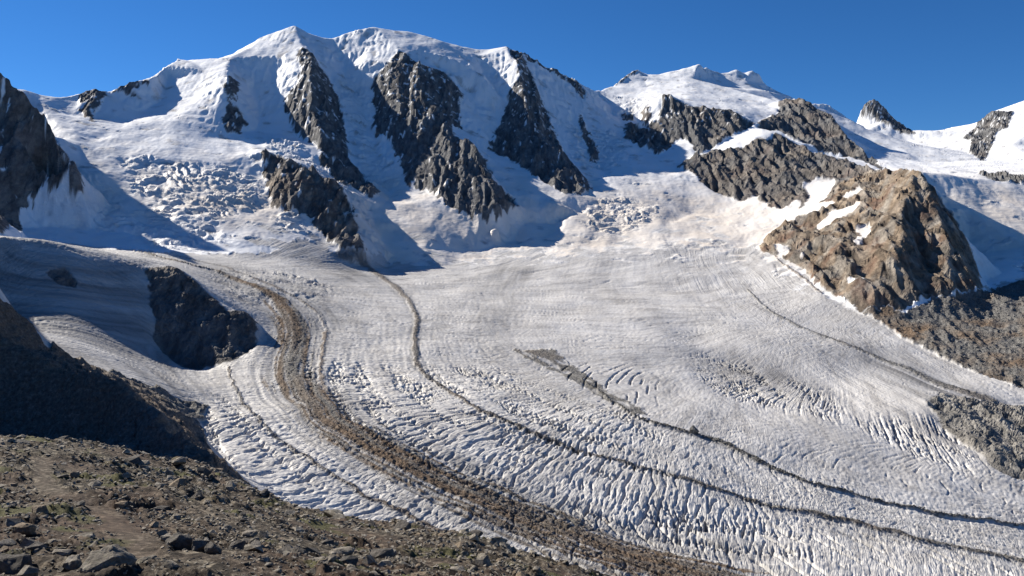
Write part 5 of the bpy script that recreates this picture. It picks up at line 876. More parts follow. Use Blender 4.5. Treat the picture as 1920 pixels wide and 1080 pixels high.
# hanging ice: broken steps across the steep faces
hang = (z + 40 * fbm(x / 120, y / 120, 3, 67)) / 64
hang -= np.floor(hang)
z += steep * 13 * (smooth(hang, 0.80, 0.97) - hang + 0.4) * smooth(fbm(x / 90, y / 90, 3, 68), 0.0, 0.3)


def serac_relief(a, b):
    q = 30 * fbm(a / 110, b / 110, 3, 70)
    e2, v2 = worley((a - q) / 26, (b + 0.5 * q) / 13, 5)
    chaos = smooth(fbm(a / 150, b / 110, 2, 71), 0.12, 0.45)
    step = (b + 0.25 * a + 1.5 * q + 26 * perlin(a / 160, b / 90, 74)) / 30
    edge_ = 10 * perlin(a / 30, np.floor(step) * 3.3 + b / 300, 77)
    step = step + edge_ / 30
    step -= np.floor(step)
    r = 8.5 * (smooth(step, 0.0, 0.84) - smooth(step, 0.84, 0.95)) * smooth(fbm(a / 100, b / 60, 2, 78), -0.4, 0.2)
    r += 2.5 * ridged((a + q) / 60, (b - q) / 18, 73) + 1.6 * fbm(a / 22, b / 14, 3, 76, 0.55)
    return r + chaos * (3 * (v2 - 0.5) + 3.5 * np.clip(e2 * 3, 0, 1)) - 5


serac = serac * smooth(fbm(x / 70, y / 55, 3, 79) + 1.2 * serac, 0.15, 0.75)
add_where(serac * (1 - rock) * np.where(y < 1850, 0.35, 1.0), serac_relief)


mi = icem > 0.02
ni, si, xi_, yi_ = flow_n[mi], flow_s[mi], x[mi], y[mi]
fine = 1.0 + smooth(yi_, 1100, 2200) * 1.3                      # farther off the mesh is coarser: longer waves
rel = 3.0 * perlin(xi_ / 90, yi_ / 90, 81) + (0.7 - 0.45 * smooth(yi_, 1300, 1700)) * ridged(ni / 13, si / 110, 82)
rel += 0.5 * ridged(ni / (24 * fine), si / (7 * fine), 83) + 0.45 * fbm(xi_ / 5, yi_ / 5, 2, 84)
si_w = si + 10 * perlin(ni / 60, si / 80, 85) + 3 * perlin(ni / 16, si / 20, 86)
ni_w = ni + 5 * perlin(ni / 30, si / 30, 80)


def cleft(a, b, seed, width):
    return np.sqrt(crack(a, b, seed, width))


broken = smooth(fbm(xi_ / 150, yi_ / 150, 2, 87), -0.35, 0.25)
tr, dg = trans[mi], diag[mi]


def gashes(s_, n_, period, length, seed, gap, openness):
    """rows of clefts across the flow: open where s is near a multiple of the period, each of limited length"""
    ph = s_ / period + 0.9 * perlin(n_ / (3.2 * length), s_ / (7 * period), seed) + 0.30 * perlin(n_ / length, s_ / (2 * period), seed + 1)
    k_ = np.floor(ph + 0.5)
    off = np.abs(ph - k_) * 2
    gate = perlin(n_ / length + 7.7 * k_, k_ * 0.61 + s_ / (40 * period), seed + 2)
    gate = smooth(gate, 0.12 - openness, 0.40 - openness)
    return np.clip((gap * gate - off) / (0.45 * gap), 0, 1) * gate


rel -= 1.8 * gashes(si, ni, 17 * fine, 44, 300, 0.16, 0.10) * broken
rel -= 0.9 * gashes(si + 0.5 * ni, ni, 9 * fine, 16, 340, 0.20, 0.0) * (1 - broken)
rows = smooth(perlin(ni / 22, si / 260, 88) + 0.5 * perlin(ni / 60, si / 70, 94), -0.1, 0.45)
rel -= tr * (8.0 * gashes(si, ni, 13, 26, 310, 0.24, 0.38) * (0.3 + 0.8 * rows) + 5.5 * gashes(si + 0.25 * ni, ni, 7.0, 12, 320, 0.30, 0.42) * (0.15 + rows))
rel -= tr * 4.0 * gashes(si - 0.2 * ni, ni, 5.2, 9, 350, 0.36, 0.30) * rows
rel += tr * rows * (1.8 * ridged(ni / 6, si / 9, 95) - 2.0)
ca, sa_ = math.cos(0.63), math.sin(0.63)
rel -= dg * 7.0 * gashes(si * sa_ + ni * ca, si * ca - ni * sa_, 22, 60, 330, 0.15, 0.30)
z[mi] += rel * icem[mi] * (1 - rock[mi])

# rubble strips stand a little proud of the ice they protect from melting
strip_h = {'thin_left': 0.8, 'wide': 4.0, 'wide_upper': 0.8, 'central': 2.0, 'rubble': 3.5, 'edge_upper': 2.0, 'edge': 1.5}
debris = np.zeros_like(x)
strip_id = np.full(x.shape, -1, np.int16)
for i, (nm, pts) in enumerate(STRIP_DATA):
    pr = strip[nm] + 0.30 * perlin(flow_n / 30, flow_s / 55, 190 + i) + 0.16 * perlin(x / 9, y / 9, 191 + i) - 0.08
    grain = 0.5 * fbm(x / 7, y / 7, 3, 95 + i) + (2.0 * perlin(flow_n / 8.5, flow_s / 260, 105) + 0.8 * perlin(flow_n / 3, flow_s / 120, 106) if nm.startswith('wide') else 0)
    d = smooth(pr + 0.45 * grain + (0.10 if nm == 'wide' else 0), -0.12, 0.55) * smooth(pr, -0.7, -0.2)
    d *= {'wide': 1.0, 'rubble': 0.9, 'central': 0.82}.get(nm, 0.70)
    debris = np.maximum(debris, d)
    z += strip_h[nm] * np.clip(pr, 0, 1) ** 0.8
    z += np.where(pr > 0, 0.9 * ridged(x / 4.5, y / 4.5, 120 + i), 0)
    strip_id[pr > 0.05] = i
debris = np.maximum(debris, dirtp * smooth(fbm(flow_n / 12, flow_s / 60, 3, 130), -0.7, 0.0))
debris = np.maximum(debris, scree)
debris = np.maximum(debris, spur)
debris *= (1 - rock)
# thin scattered grit on the ice beside the strips and near the margins
brown = np.zeros_like(x)
brown[np.isin(region, (10,))] = 0.95
brown[np.isin(region, (11,))] = 0.30
brown[np.isin(region, (14,))] = 0.12
brown[np.isin(region, (8, 12))] = 0.25
brown[np.isin(region, (7,))] = 0.55
brown[np.isin(region, (15,))] = 0.40
brown[np.isin(region, (2,))] = 0.10
brown[np.isin(region, (6,))] = 0.15
brown[np.isin(region, (1,))] = 0.05
for nm in ('wide', 'wide_upper', 'thin_left'):
    brown = np.where(strip[nm] > -0.5, 0.62 + 0.9 * perlin(flow_n / 14, flow_s / 300, 141), brown)
brown = np.where(strip['central'] > -0.5, 0.45, brown)
brown = np.where(scree > 0.5, 0.25 + 0.8 * fbm(x / 90, y / 60, 3, 142), brown)
brown = np.clip(brown + np.where(np.isin(region, (1, 6)), 0.15, 0.35) * fbm(x / 140, y / 140, 3, 143), 0, 1)
dirt = smooth(-z, -330, -60) * (1 - icem) * smooth(y, 2050, 2300)
dirt = np.clip(dirt + 0.3 * fbm(x / 60, y / 60, 2, 151), 0, 1)
# ledges of snow on the high rock: on the treads of the strata
high = rock * smooth(z, 330, 520) * np.isin(region, (1, 2, 3, 13))
ledge = smooth(band_f, 0.0, 0.12) * smooth(-band_f, -0.42, -0.26) * smooth(fbm(x / 34, y / 26, 4, 161, 0.6) + 0.22 * smooth(z, 450, 720), 0.40, 0.56)
rock = rock * (1 - ledge * high)
grime_shade = np.clip(sample(G_grime_shade, x, y) * (0.75 + 0.6 * fbm(flow_n / 30, flow_s / 160, 3, 171)), 0, 1)
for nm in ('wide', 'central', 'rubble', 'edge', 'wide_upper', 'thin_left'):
    grime_shade = np.maximum(grime_shade, 0.75 * smooth(strip[nm] + 0.6 * fbm(flow_n / 10, flow_s / 90, 3, 172), -1.2, 0.3))
grime_shade = np.clip(grime_shade, 0, 1)
pale = np.where(np.isin(region, (12,)), 0.8, 0.0) + np.where(region == 10, 0.55 * smooth(fbm(x / 60, y / 60, 3, 173), -0.1, 0.4), 0)
icem_attr = np.where(low, 1.0, icem)

# ---------------------------------------------------------------- cut the sheet into the pieces of the place
OWN = {0: 'outer_ground_shade_ridge', 1: 'snow_mountain', 2: 'far_snow_mountain', 3: 'snow_saddle', 4: 'snow_basin', 5: 'glacier', 6: 'shaded_mountain',
       7: 'shaded_spur', 8: 'rock_island', 9: 'scree_slope', 10: 'brown_peak', 11: 'rock_ridge', 12: 'rock_knoll', 13: 'pyramid_peak',
       14: 'dark_rock_ridge', 15: 'icefall'}
piece = region.astype(np.int32).copy()
piece[(icem > 0.5) & ~np.isin(region, (8, 12))] = 5
piece[(icem <= 0.5) & (region == 5)] = np.where(spur[(icem <= 0.5) & (region == 5)] > 0.5, 7, 4)
piece[(scree > 0.5)] = 9
piece[(piece == 9) & (icem > 0.5) & (scree < 0.5)] = 5
parts = []
PART_OF = {}
ix_ = np.clip(((wx - GX0) / GC + 0.5).astype(int), 0, NX - 1)
iy_ = np.clip(((wy - GY0) / GC + 0.5).astype(int), 0, NY - 1)
OWNER = {'rock_buttress': 15, 'rock_pillar': 1, 'rock_rib': 1, 'rock_crest': 1, 'summit_rock': 2, 'rock_step': 2, 'rock_wall': 2,
         'pyramid_rock': 13, 'flank_rock': 3, 'edge_rock': 3, 'snow_patch': None}
WHOLE = {'rock_wall_upper': 14, 'ridge_rock': 11, 'peak_rock': 10, 'left_rock': 6, 'rognon_rock': 8, 'knob_rock': 12}
G_whole = np.full((NY, NX), -1, np.int16)
G_part = np.full((NY, NX), -1, np.int16)
for nm, poly in POLYGONS:
    if nm in WHOLE:
        sl, ins = fill_polygon(poly)
        G_whole[sl][ins] = WHOLE[nm]
    elif nm in OWNER or nm in ('ice_rock', 'margin_rock'):
        sl, ins = fill_polygon(poly)
        own = OWNER.get(nm)
        if own is None:
            own = 5 if nm in ('ice_rock', 'margin_rock') else -1
        G_part[sl][ins] = len(parts)
        parts.append([{'ice_rock': 'rock_outcrop', 'margin_rock': 'rock_outcrop'}.get(nm, nm), own])
whole = G_whole[iy_, ix_]
piece = np.where(whole >= 0, whole, piece)
part_id = G_part[iy_, ix_]
quad = np.arange((NR - 1) * NC).reshape(NR - 1, NC)[:, :-1].ravel()
first = quad
q_piece, q_part = piece[first], part_id[first].astype(np.int32)
q_strip = np.where(icem[first] > 0.4, strip_id[first], -1)
for i, (nm, own) in enumerate(parts):
    mm = q_part == i
    if not mm.any():
        continue
    if own < 0:
        vals, cnt = np.unique(q_piece[mm], return_counts=True)
        own = int(vals[cnt.argmax()])
        parts[i][1] = own
    q_piece[mm] = own
verts = np.c_[x, y, z].astype(np.float32)
quads = np.c_[quad, quad + 1, quad + NC + 1, quad + NC].astype(np.int32)
ATTR = {'rock': rock, 'ice': icem_attr, 'debris': debris, 'brown': brown, 'dirt': dirt, 'grime_shade': grime_shade, 'pale': pale, 'lengthwise': smooth(flow_n + 60 * perlin(x / 120, y / 120, 182), 760, 960) * (1 - 0.7 * trans) * (0.4 + 0.6 * smooth(fbm(x / 130, y / 130, 2, 183), -0.4, 0.3)), 'across': np.clip(np.maximum(trans, 1 - smooth(flow_n + 120 * perlin(x / 200, y / 200, 181), 480, 760)), 0.12, 1), 'serac': np.maximum(serac, 0.35 * snow_w * smooth(slope, 0.75, 1.15))}
flow_vec = np.c_[flow_n, flow_s, np.zeros_like(flow_n)].astype(np.float32)


def sheet(name, sel, parent=None, kind=None):
    """one mesh object from the selected quads"""
    q = quads[sel]
    used, inv = np.unique(q.ravel(), return_inverse=True)
    co = verts[used]
    base = np.array([co[:, 0].mean(), co[:, 1].mean(), co[:, 2].min()], np.float32)
    me = bpy.data.meshes.new(name)
    me.vertices.add(len(used))
    me.vertices.foreach_set('co', (co - base).ravel())
    me.loops.add(len(inv))
    me.loops.foreach_set('vertex_index', inv.astype(np.int32))
    me.polygons.add(len(q))
    me.polygons.foreach_set('loop_start', np.arange(0, len(inv), 4, dtype=np.int32))
    me.update(calc_edges=True)
    soft = (rock[q[:, 0]] < 0.5)
    me.polygons.foreach_set('use_smooth', soft)
    for k_, v_ in ATTR.items():
        a_ = me.attributes.new(k_, 'FLOAT', 'POINT')
        a_.data.foreach_set('value', v_[used].astype(np.float32))
    a_ = me.attributes.new('flow', 'FLOAT_VECTOR', 'POINT')
    a_.data.foreach_set('vector', flow_vec[used].ravel())
    me.materials.append(ALPINE)
    ob = bpy.data.objects.new(name, me)
    COL.objects.link(ob)
    if parent is not None:
        ob.parent = parent
        ob.location = mathutils.Vector(base.tolist()) - parent.location
    else:
        ob.location = base.tolist()
    if kind:
        ob['kind'] = kind
    return ob


LABELS = {
    'outer_ground_shade_ridge': ('outer ground around the basin beyond the peaks, with an unseen ridge added to cast shade', 'ridge'),
    'snow_mountain': ('broad snow-covered mountain with twin summits and three dark rock pillars', 'mountain'),
    'far_snow_mountain': ('smooth white snow mountain with several small summits behind the brown ridges', 'mountain'),
    'snow_saddle': ('white snow saddle between the small dark pyramid and the icy slope', 'saddle'),
    'snow_basin': ('sunlit cream-white snow bowl below the three rock pillars', 'snowfield'),
    'glacier': ('wide grey-white crevassed glacier curving down through the valley', 'glacier'),
    'shaded_mountain': ('dark rocky mountainside in full shadow beside the icefall', 'mountain'),
    'shaded_spur': ('dark shadowed rubble spur dropping to the glacier edge', 'spur'),
    'rock_island': ('dark shadowed rock hump standing out of the ice', 'rock outcrop'),
    'scree_slope': ('grey-brown scree slope below the brown peak', 'scree'),
    'brown_peak': ('sunlit brown craggy peak with snow patches beside the glacier', 'peak'),
    'rock_ridge': ('long grey-brown rock ridge running up from the brown peak', 'ridge'),
    'rock_knoll': ('pale grey rock knoll at the glacier margin under the scree', 'rock knoll'),
    'pyramid_peak': ('small distant dark pyramid peak on the snowy skyline', 'peak'),
    'dark_rock_ridge': ('steep dark grey rock ridge under the white snow summits', 'ridge'),
    'icefall': ('broken icefall and snow terrace tumbling beside the brown rock buttress', 'icefall'),
}
STRUCT = {}
for pid, nm in OWN.items():
    sel = (q_piece == pid) & (q_part < 0)
    if pid == 5:
        sel &= q_strip < 0
    if sel.sum() == 0:
        continue
    ob = sheet(nm, np.nonzero(sel)[0], None, 'structure')
    ob['label'], ob['category'] = LABELS[nm]
    STRUCT[pid] = ob
for i, (nm, own) in enumerate(parts):
    sel = np.nonzero((q_part == i))[0]
    if len(sel) > 3 and own in STRUCT:
        sheet(nm, sel, STRUCT[own])
STRIP_LABEL = {
    'thin_left': 'thin brown rubble line nearest the stony shoulder on the ice',
    'wide': 'broadest dark brown rubble band sweeping round the shadowed rock hump',
    'wide_upper': 'faint thin brown rubble line along the far edge of the broad band',
    'central': 'long narrow grey-brown rubble line snaking down the middle of the glacier',
    'rubble': 'grey rubble line with a pointed boulder below the dark dirt patch',
    'edge_upper': 'short dark rubble strip at the foot of the brown peak',
    'edge': 'grey rubble band along the ice below the scree slope',
}
MORAINES = {}
for i, (nm, pts) in enumerate(STRIP_DATA):
    sel = np.nonzero((q_strip == i) & (q_part < 0) & (q_piece == 5))[0]
    if len(sel) > 3:
        ob = sheet('medial_moraine', sel, None, 'structure')
        ob['label'], ob['category'] = STRIP_LABEL[nm], 'moraine'
        MORAINES[nm] = (ob, np.nonzero((strip_id == i) & (debris > 0.55) & (y < 1750))[0])


# ---------------------------------------------------------------- the stony shoulder in front
def shoulder_material():
    m = Nodes('shoulder_ground')
    pos = m.add('ShaderNodeNewGeometry').outputs['Position']
    turf, path = m.attr('turf').outputs['Fac'], m.attr('path').outputs['Fac']
    n1 = m.noise(pos, 1.4, 9, 0.75)
    n2 = m.noise(pos, 0.09, 5, 0.6)
    earth = m.ramp(n1, [(0.41, (0.022, 0.018, 0.013)), (0.51, (0.070, 0.056, 0.040)), (0.63, (0.33, 0.285, 0.215))])
    red = m.ramp(n1, [(0.36, (0.026, 0.017, 0.012)), (0.62, (0.12, 0.076, 0.052))])
    col = m.mix(m.ramp(n2, [(0.44, (0, 0, 0)), (0.62, (0.8, 0.8, 0.8))]), earth, red)
    grass = m.ramp(m.noise(pos, 4.0, 6, 0.7), [(0.3, (0.035, 0.034, 0.014)), (0.7, (0.125, 0.118, 0.05))])
    col = m.mix(turf, col, grass)
    col = m.mix(m.math('MULTIPLY', path, 0.22), col, m.ramp(n1, [(0.3, (0.13, 0.097, 0.07)), (0.7, (0.26, 0.205, 0.155))]))
    nrm = m.bump(n1, 0.35, 0.9)
    nrm = m.bump(m.noise(pos, 7.0, 5, 0.7), 0.06, 0.8, nrm)
    return m.finish(col, 0.92, nrm, 0.2)


def stone_material(name, dark, mid, light, scale=2.2):
    m = Nodes(name)
    tc = m.add('ShaderNodeTexCoord').outputs['Object']
    pos = m.add('ShaderNodeNewGeometry').outputs['Position']
    info = m.add('ShaderNodeObjectInfo').outputs['Random']
    n = m.noise(pos, scale, 9, 0.72)
    col = m.ramp(n, [(0.32, dark), (0.5, mid), (0.68, light)])
    col = m.mix(m.math('MULTIPLY', info, 0.30), col, (0.10, 0.085, 0.07))
    lich = m.ramp(m.noise(pos, scale * 2.7, 4, 0.6), [(0.60, (0, 0, 0)), (0.68, (0.5, 0.5, 0.5))])
    col = m.mix(lich, col, (0.14, 0.15, 0.08))
    nrm = m.bump(m.noise(pos, scale * 2.0, 8, 0.75), 0.22, 0.9)
    return m.finish(col, 0.9, nrm, 0.25)


GROUND = shoulder_material()
STONE = stone_material('stone', (0.08, 0.07, 0.056), (0.25, 0.22, 0.178), (0.50, 0.455, 0.38))
STONE_DARK = stone_material('dark_stone', (0.035, 0.032, 0.030), (0.095, 0.085, 0.075), (0.21, 0.19, 0.165))
STONE_TAN = stone_material('tan_stone', (0.09, 0.068, 0.045), (0.25, 0.19, 0.13), (0.42, 0.34, 0.25))

SP = np.array(SHOULDER_POINTS, float)
A = np.hypot(SP[:, None, 0] - SP[None, :, 0], SP[:, None, 1] - SP[None, :, 1])
one = np.ones((len(SP), 1))
sp_w = np.linalg.solve(np.block([[A, one], [one.T, np.zeros((1, 1))]]), np.r_[SP[:, 2], 0])
TR = [(float(a), float(b), 1.0) for a, b in TRAIL]


def shoulder_base(px, py):
    out = np.full(px.shape, sp_w[-1])
    for (a, b, _), w in zip(SP, sp_w[:-1]):
        out += w * np.hypot(px - a, py - b)
    return out


def shoulder(px, py):
    """height of the shoulder, and how far the footpath has worn it smooth"""
    zz = shoulder_base(px, py)
    p = np.clip(strip_profile(px + 0.5 * perlin(px / 2, py / 2, 201), py, TR) * 1.2, 0, 1)
    q = 2.2 * fbm(px / 9, py / 9, 2, 202)
    r = 0.7 * perlin(px / 11, py / 13, 203) + 0.6 * ridged((px + q) / 6.5, (py - q) / 5.0, 204) * smooth(perlin(px / 17, py / 17, 205), -0.25, 0.3)
    e, v = worley(px / 1.5 + 0.3 * perlin(px, py, 206), py / 1.3, 8)
    e2, v2 = worley(px / 0.55, py / 0.5, 9)
    stony = smooth(fbm(px / 8, py / 8, 2, 207), -0.35, 0.25)
    r2 = stony * (0.75 * (v - 0.45) * np.clip(e * 3, 0, 1) + 0.26 * (v2 - 0.4) * np.clip(e2 * 3, 0, 1)) + 0.11 * fbm(px / 0.7, py / 0.7, 3, 208)
    return zz + r * (1 - 0.6 * p) * (0.45 + 0.55 * smooth(py, 40, 60)) + r2 * (1 - 0.9 * p), p


cu = np.concatenate([np.linspace(-1.5, -0.67, 50), np.linspace(-0.66, 0.36, 720), np.linspace(0.37, 0.9, 40)])
ry = np.concatenate([np.linspace(1.0, 18.0, 20)[:-1], 18.0 * (165.0 / 18.0) ** np.linspace(0, 1, 320), np.linspace(168, 235, 14)])
SX, SY = cu[None, :] * (ry[:, None] + 1.5), np.repeat(ry[:, None], len(cu), 1)
sxr, syr = SX.ravel(), SY.ravel()
szr, path_w = shoulder(sxr, syr)
turf_w = smooth(fbm(sxr / 7, syr / 7, 3, 210) - 0.18 + 0.3 * smooth(sxr, 0, 30), 0.12, 0.40) * (1 - path_w)
nr_, nc_ = SX.shape
qd = np.arange((nr_ - 1) * nc_).reshape(nr_ - 1, nc_)[:, :-1].ravel()
qd = np.c_[qd, qd + 1, qd + nc_ + 1, qd + nc_].astype(np.int32)


def grid_mesh(name, co, q, attrs, mat, soft=True):
    me = bpy.data.meshes.new(name)
    me.vertices.add(len(co))
    me.vertices.foreach_set('co', co.astype(np.float32).ravel())
    me.loops.add(q.size)
    me.loops.foreach_set('vertex_index', q.ravel().astype(np.int32))
    me.polygons.add(len(q))
    me.polygons.foreach_set('loop_start', np.arange(0, q.size, q.shape[1], dtype=np.int32))
    me.update(calc_edges=True)
    me.polygons.foreach_set('use_smooth', np.full(len(q), soft))
    for k_, v_ in attrs.items():
        a_ = me.attributes.new(k_, 'FLOAT', 'POINT')
        a_.data.foreach_set('value', v_.astype(np.float32))
    me.materials.append(mat)
    return me


origin = np.array([0.0, 60.0, -40.0])
me = grid_mesh('stony_shoulder', np.c_[sxr, syr, szr] - origin, qd, {'turf': turf_w, 'path': path_w}, GROUND)
SHOULDER = bpy.data.objects.new('stony_shoulder', me)
SHOULDER.location = origin
COL.objects.link(SHOULDER)
SHOULDER['kind'] = 'structure'
SHOULDER['label'] = 'brown stony hillside shoulder with a worn footpath, nearest to the viewer'
SHOULDER['category'] = 'hillside'

# ---------------------------------------------------------------- stones
rnd = random.Random(5)


def hull(points):
    bm = bmesh.new()
    for p in points:
        bm.verts.new(p)
    r = bmesh.ops.convex_hull(bm, input=bm.verts)
    bmesh.ops.delete(bm, geom=[v for v in bm.verts if not v.link_faces], context='VERTS')
    bmesh.ops.recalc_face_normals(bm, faces=bm.faces)
    return bm


def stone_points(n, flat=0.65, boxy=0.5):
    pts = []
    for _ in range(n):
        v = mathutils.Vector((rnd.gauss(0, 1), rnd.gauss(0, 1), rnd.gauss(0, 1))).normalized()
        m = max(abs(v.x), abs(v.y), abs(v.z))
        v = v * ((1 - boxy) + boxy / m) * rnd.uniform(0.85, 1.05) * 0.5
        pts.append((v.x, v.y * 0.85, v.z * flat))
    return pts


stone_meshes = []
for k_ in range(10):
    bm = hull(stone_points(15, rnd.uniform(0.5, 0.8)))
    me = bpy.data.meshes.new('stone')
    bm.to_mesh(me)
    bm.free()
    me.materials.append([STONE, STONE, STONE, STONE_TAN, STONE_DARK][k_ % 5])
    stone_meshes.append(me)


def scatter(n, ymin, ymax, umin, umax, power):
    out = []
    while len(out) < n:
        yy = ymin * (ymax / ymin) ** (rnd.random() ** power)
        uu = rnd.uniform(umin, umax)
        out.append((uu * yy, yy))
    return np.array(out)


pts = scatter(1500, 30.0, 125.0, -0.63, 0.05, 0.9)
zz, pw = shoulder(pts[:, 0], pts[:, 1])
dense = fbm(pts[:, 0] / 8, pts[:, 1] / 8, 2, 207)
picked = 0
for (px, py), pz, w_, d_ in zip(pts, zz, pw, dense):
    if w_ > 0.1 or d_ < rnd.uniform(-0.6, 0.25):
        continue
    size = 0.0105 * py * min(2.6, rnd.paretovariate(2.6))
    o = bpy.data.objects.new('stone', rnd.choice(stone_meshes))
    o.location = mathutils.Vector((px, py, pz + size * 0.10)) - SHOULDER.location
    o.rotation_euler = (rnd.uniform(-0.4, 0.4), rnd.uniform(-0.4, 0.4), rnd.uniform(0, 6.28))
    o.scale = (size, size, size * rnd.uniform(0.7, 1.1))
    o.parent = SHOULDER
    COL.objects.link(o)
    picked += 1
    if picked >= 300:
        break


def rubble_mesh(name, spots, sizes, mat, flat=0.7, npts=9):
    """many small stones joined in one mesh"""
    temps = []
    for _ in range(8):
        bm = hull(stone_points(npts, flat, 0.3))
        bmesh.ops.triangulate(bm, faces=bm.faces)
        bm.verts.index_update()
        temps.append((np.array([v.co[:] for v in bm.verts]), np.array([[v.index for v in f.verts] for f in bm.faces])))
        bm.free()
    cos, tris, base = [], [], 0
    for (px, py, pz), s_ in zip(spots, sizes):
        c_, t_ = temps[rnd.randrange(8)]
        a_ = rnd.uniform(0, 6.28)
        ca_, sa2 = math.cos(a_), math.sin(a_)
        r_ = np.c_[c_[:, 0] * ca_ - c_[:, 1] * sa2, c_[:, 0] * sa2 + c_[:, 1] * ca_, c_[:, 2]] * s_
        cos.append(r_ + (px, py, pz + 0.12 * s_))
        tris.append(t_ + base)
        base += len(c_)
    return grid_mesh(name, np.concatenate(cos), np.concatenate(tris), {}, mat, False)


pts = scatter(21000, 26.0, 150.0, -0.64, 0.12, 0.85)
zz, pw = shoulder(pts[:, 0], pts[:, 1])
dense = fbm(pts[:, 0] / 8, pts[:, 1] / 8, 2, 207)
keep = [i for i in range(len(pts)) if pw[i] < 0.3 and dense[i] > rnd.uniform(-0.8, 0.2)]
sizes = [0.0034 * pts[i, 1] * rnd.uniform(0.5, 2.2) for i in keep]
me = rubble_mesh('loose_stones', [(pts[i, 0] - origin[0], pts[i, 1] - origin[1], zz[i] - origin[2]) for i in keep], sizes, STONE)
o = bpy.data.objects.new('loose_stones', me)
o.parent = SHOULDER
o['kind'] = 'stuff'
COL.objects.link(o)


def boulder(name, width, seed, flat, boxy, mat):
    rs = random.Random(seed)
    global rnd
    keep_, rnd = rnd, rs
    bm = hull(stone_points(22, flat, boxy))
    rnd = keep_
    bmesh.ops.triangulate(bm, faces=bm.faces)
    for _ in range(3):
        bmesh.ops.subdivide_edges(bm, edges=bm.edges, cuts=1, use_grid_fill=True)
    bmesh.ops.smooth_vert(bm, verts=bm.verts, factor=0.35, use_axis_x=True, use_axis_y=True, use_axis_z=True)
    for v in bm.verts:
        p_ = v.co * 3.1 + mathutils.Vector((seed * 3.7, seed * 1.3, 0))
        n_ = mathutils.noise.fractal(p_, 0.9, 2.1, 5)
        st_ = mathutils.noise.noise(mathutils.Vector((p_.x * 0.4, p_.y * 0.4, p_.z * 2.6)))
        v.co += v.co.normalized() * (0.045 * n_ + 0.03 * st_)
    me_ = bpy.data.meshes.new(name)
    bm.to_mesh(me_)
    bm.free()
    me_.materials.append(mat)
    ob = bpy.data.objects.new(name, me_)
    ob.scale = (width, width * 0.9, width)
    COL.objects.link(ob)
    return ob


BOULDER_LABELS = [
    'squarish dark boulder, first of the three touching boulders beside the footpath',
    'largest dark boulder in the middle of the three touching beside the footpath',
    'smaller dark boulder, last of the three touching beside the footpath',
    'big pale rounded boulder cut off by the bottom edge below the footpath',
    'big dark boulder in the lower corner cut by the side of the picture',
    'angular tan boulder above the big dark corner boulder',
    'grey boulder between the corner boulder and the big pale one',
    'dark block on the slope beyond the three touching boulders',
    'pale boulder on the skyline of the stony shoulder by the picture side',
    'grey-green boulder just above the three touching boulders',
    'flat grey slab near the far drop of the stony shoulder',
    'broad low outcrop block at the bottom of the stony shoulder',
    'grey boulder between the footpath bend and the far drop',
    'small pale boulder halfway up the slope above the three touching boulders',
    'brown boulder on the slope above the angular tan one',
    'long low dark block on the last rise before the ice',
    'dark stepped block beside the broad low outcrop block',
    'pale flat boulder on the inner side of the footpath',
]
mats_ = [STONE_DARK, STONE_DARK, STONE_DARK, STONE, STONE_DARK, STONE_TAN, STONE, STONE_DARK, STONE, STONE, STONE, STONE, STONE, STONE, STONE_TAN, STONE_DARK, STONE_DARK, STONE]
for k_, (bx_, by_, bz_, bw_) in enumerate(BOULDER_SPOTS):
    gz = float(shoulder(np.array([bx_]), np.array([by_]))[0][0])
    flat = [0.85, 0.9, 0.8, 0.62, 0.7, 0.75, 0.7, 0.7, 0.6, 0.7, 0.4, 0.35, 0.6, 0.6, 0.6, 0.4, 0.55, 0.4][k_]
    ob = boulder('boulder', bw_ * 1.08, 40 + k_, flat, 0.25 if k_ < 4 else 0.6, mats_[k_])
    ob.location = (bx_, by_, gz + bw_ * flat * 0.30)
    ob.rotation_euler = (0.05 * (k_ % 3 - 1), 0.06 * (k_ % 2), k_ * 1.3)
    ob['label'], ob['category'], ob['group'] = BOULDER_LABELS[k_], 'boulder', 'boulders on the stony shoulder'

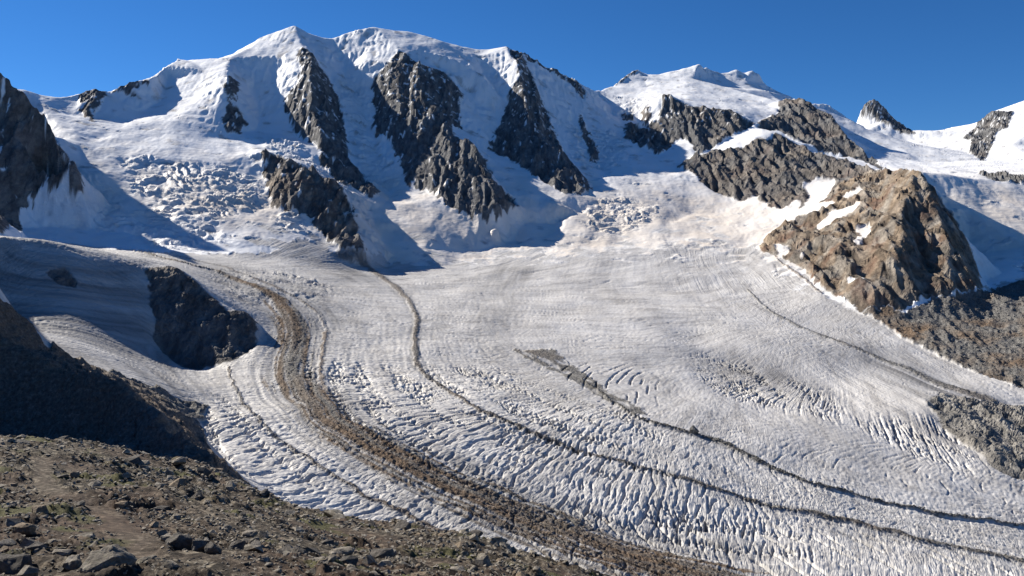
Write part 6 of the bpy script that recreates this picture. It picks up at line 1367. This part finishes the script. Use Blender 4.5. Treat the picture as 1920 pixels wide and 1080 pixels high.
# ---------------------------------------------------------------- rubble on the moraines, the scree and the spur
RUBBLE_GREY = stone_material('grey_rubble', (0.05, 0.048, 0.045), (0.14, 0.135, 0.125), (0.32, 0.31, 0.29), 0.5)
RUBBLE_BROWN = stone_material('brown_rubble', (0.06, 0.045, 0.032), (0.17, 0.13, 0.095), (0.33, 0.27, 0.21), 0.5)


def strew(parent, idx, n, lo, hi, mat, name='rubble'):
    if len(idx) == 0:
        return
    pick = [idx[rnd.randrange(len(idx))] for _ in range(n)]
    loc = np.array(parent.location)
    spots = [verts[i] - loc + (rnd.uniform(-1, 1), rnd.uniform(-1, 1), 0) for i in pick]
    sz = [lo + (hi - lo) * rnd.random() ** 3 for _ in pick]
    o_ = bpy.data.objects.new(name, rubble_mesh(name, spots, sz, mat, 0.75, 8))
    o_.parent = parent
    o_['kind'] = 'stuff'
    COL.objects.link(o_)


for nm, n, lo, hi, mt in (('wide', 6000, 0.6, 3.4, RUBBLE_BROWN), ('central', 2500, 0.6, 3.0, RUBBLE_GREY), ('rubble', 2200, 0.8, 4.0, RUBBLE_GREY),
                          ('thin_left', 700, 0.5, 2.2, RUBBLE_BROWN), ('edge', 1200, 0.8, 3.2, RUBBLE_GREY)):
    if nm in MORAINES:
        strew(MORAINES[nm][0], MORAINES[nm][1], n, lo, hi, mt)
strew(STRUCT[9], np.nonzero((scree > 0.7) & (rock < 0.3) & (np.abs(x / y) < 0.66))[0], 3000, 1.0, 6.0, RUBBLE_GREY)
strew(STRUCT[7], np.nonzero((spur > 0.7) & (np.abs(x / y) < 0.66) & (y > 380))[0], 3500, 0.4, 2.6, RUBBLE_BROWN)

# the pointed boulder riding on the grey rubble line
ob = boulder('pointed_boulder', 15.0, 77, 0.9, 0.2, RUBBLE_GREY)
for v in ob.data.vertices:                       # drawn up to a leaning point
    t_ = max(0.0, v.co.z + 0.1)
    v.co.x = v.co.x * (1 - 0.9 * t_) - 0.12 * t_
    v.co.y *= (1 - 0.9 * t_)
    v.co.z *= 1.15
sp_ = min(MORAINES['rubble'][1], key=lambda i: abs(x[i] / y[i] - 0.2225) * 2000 + abs(y[i] - 1155))
ob.location = verts[sp_] + (0, 0, 3.5)
ob['label'], ob['category'] = 'pointed grey boulder riding on the grey rubble line on the ice', 'boulder'
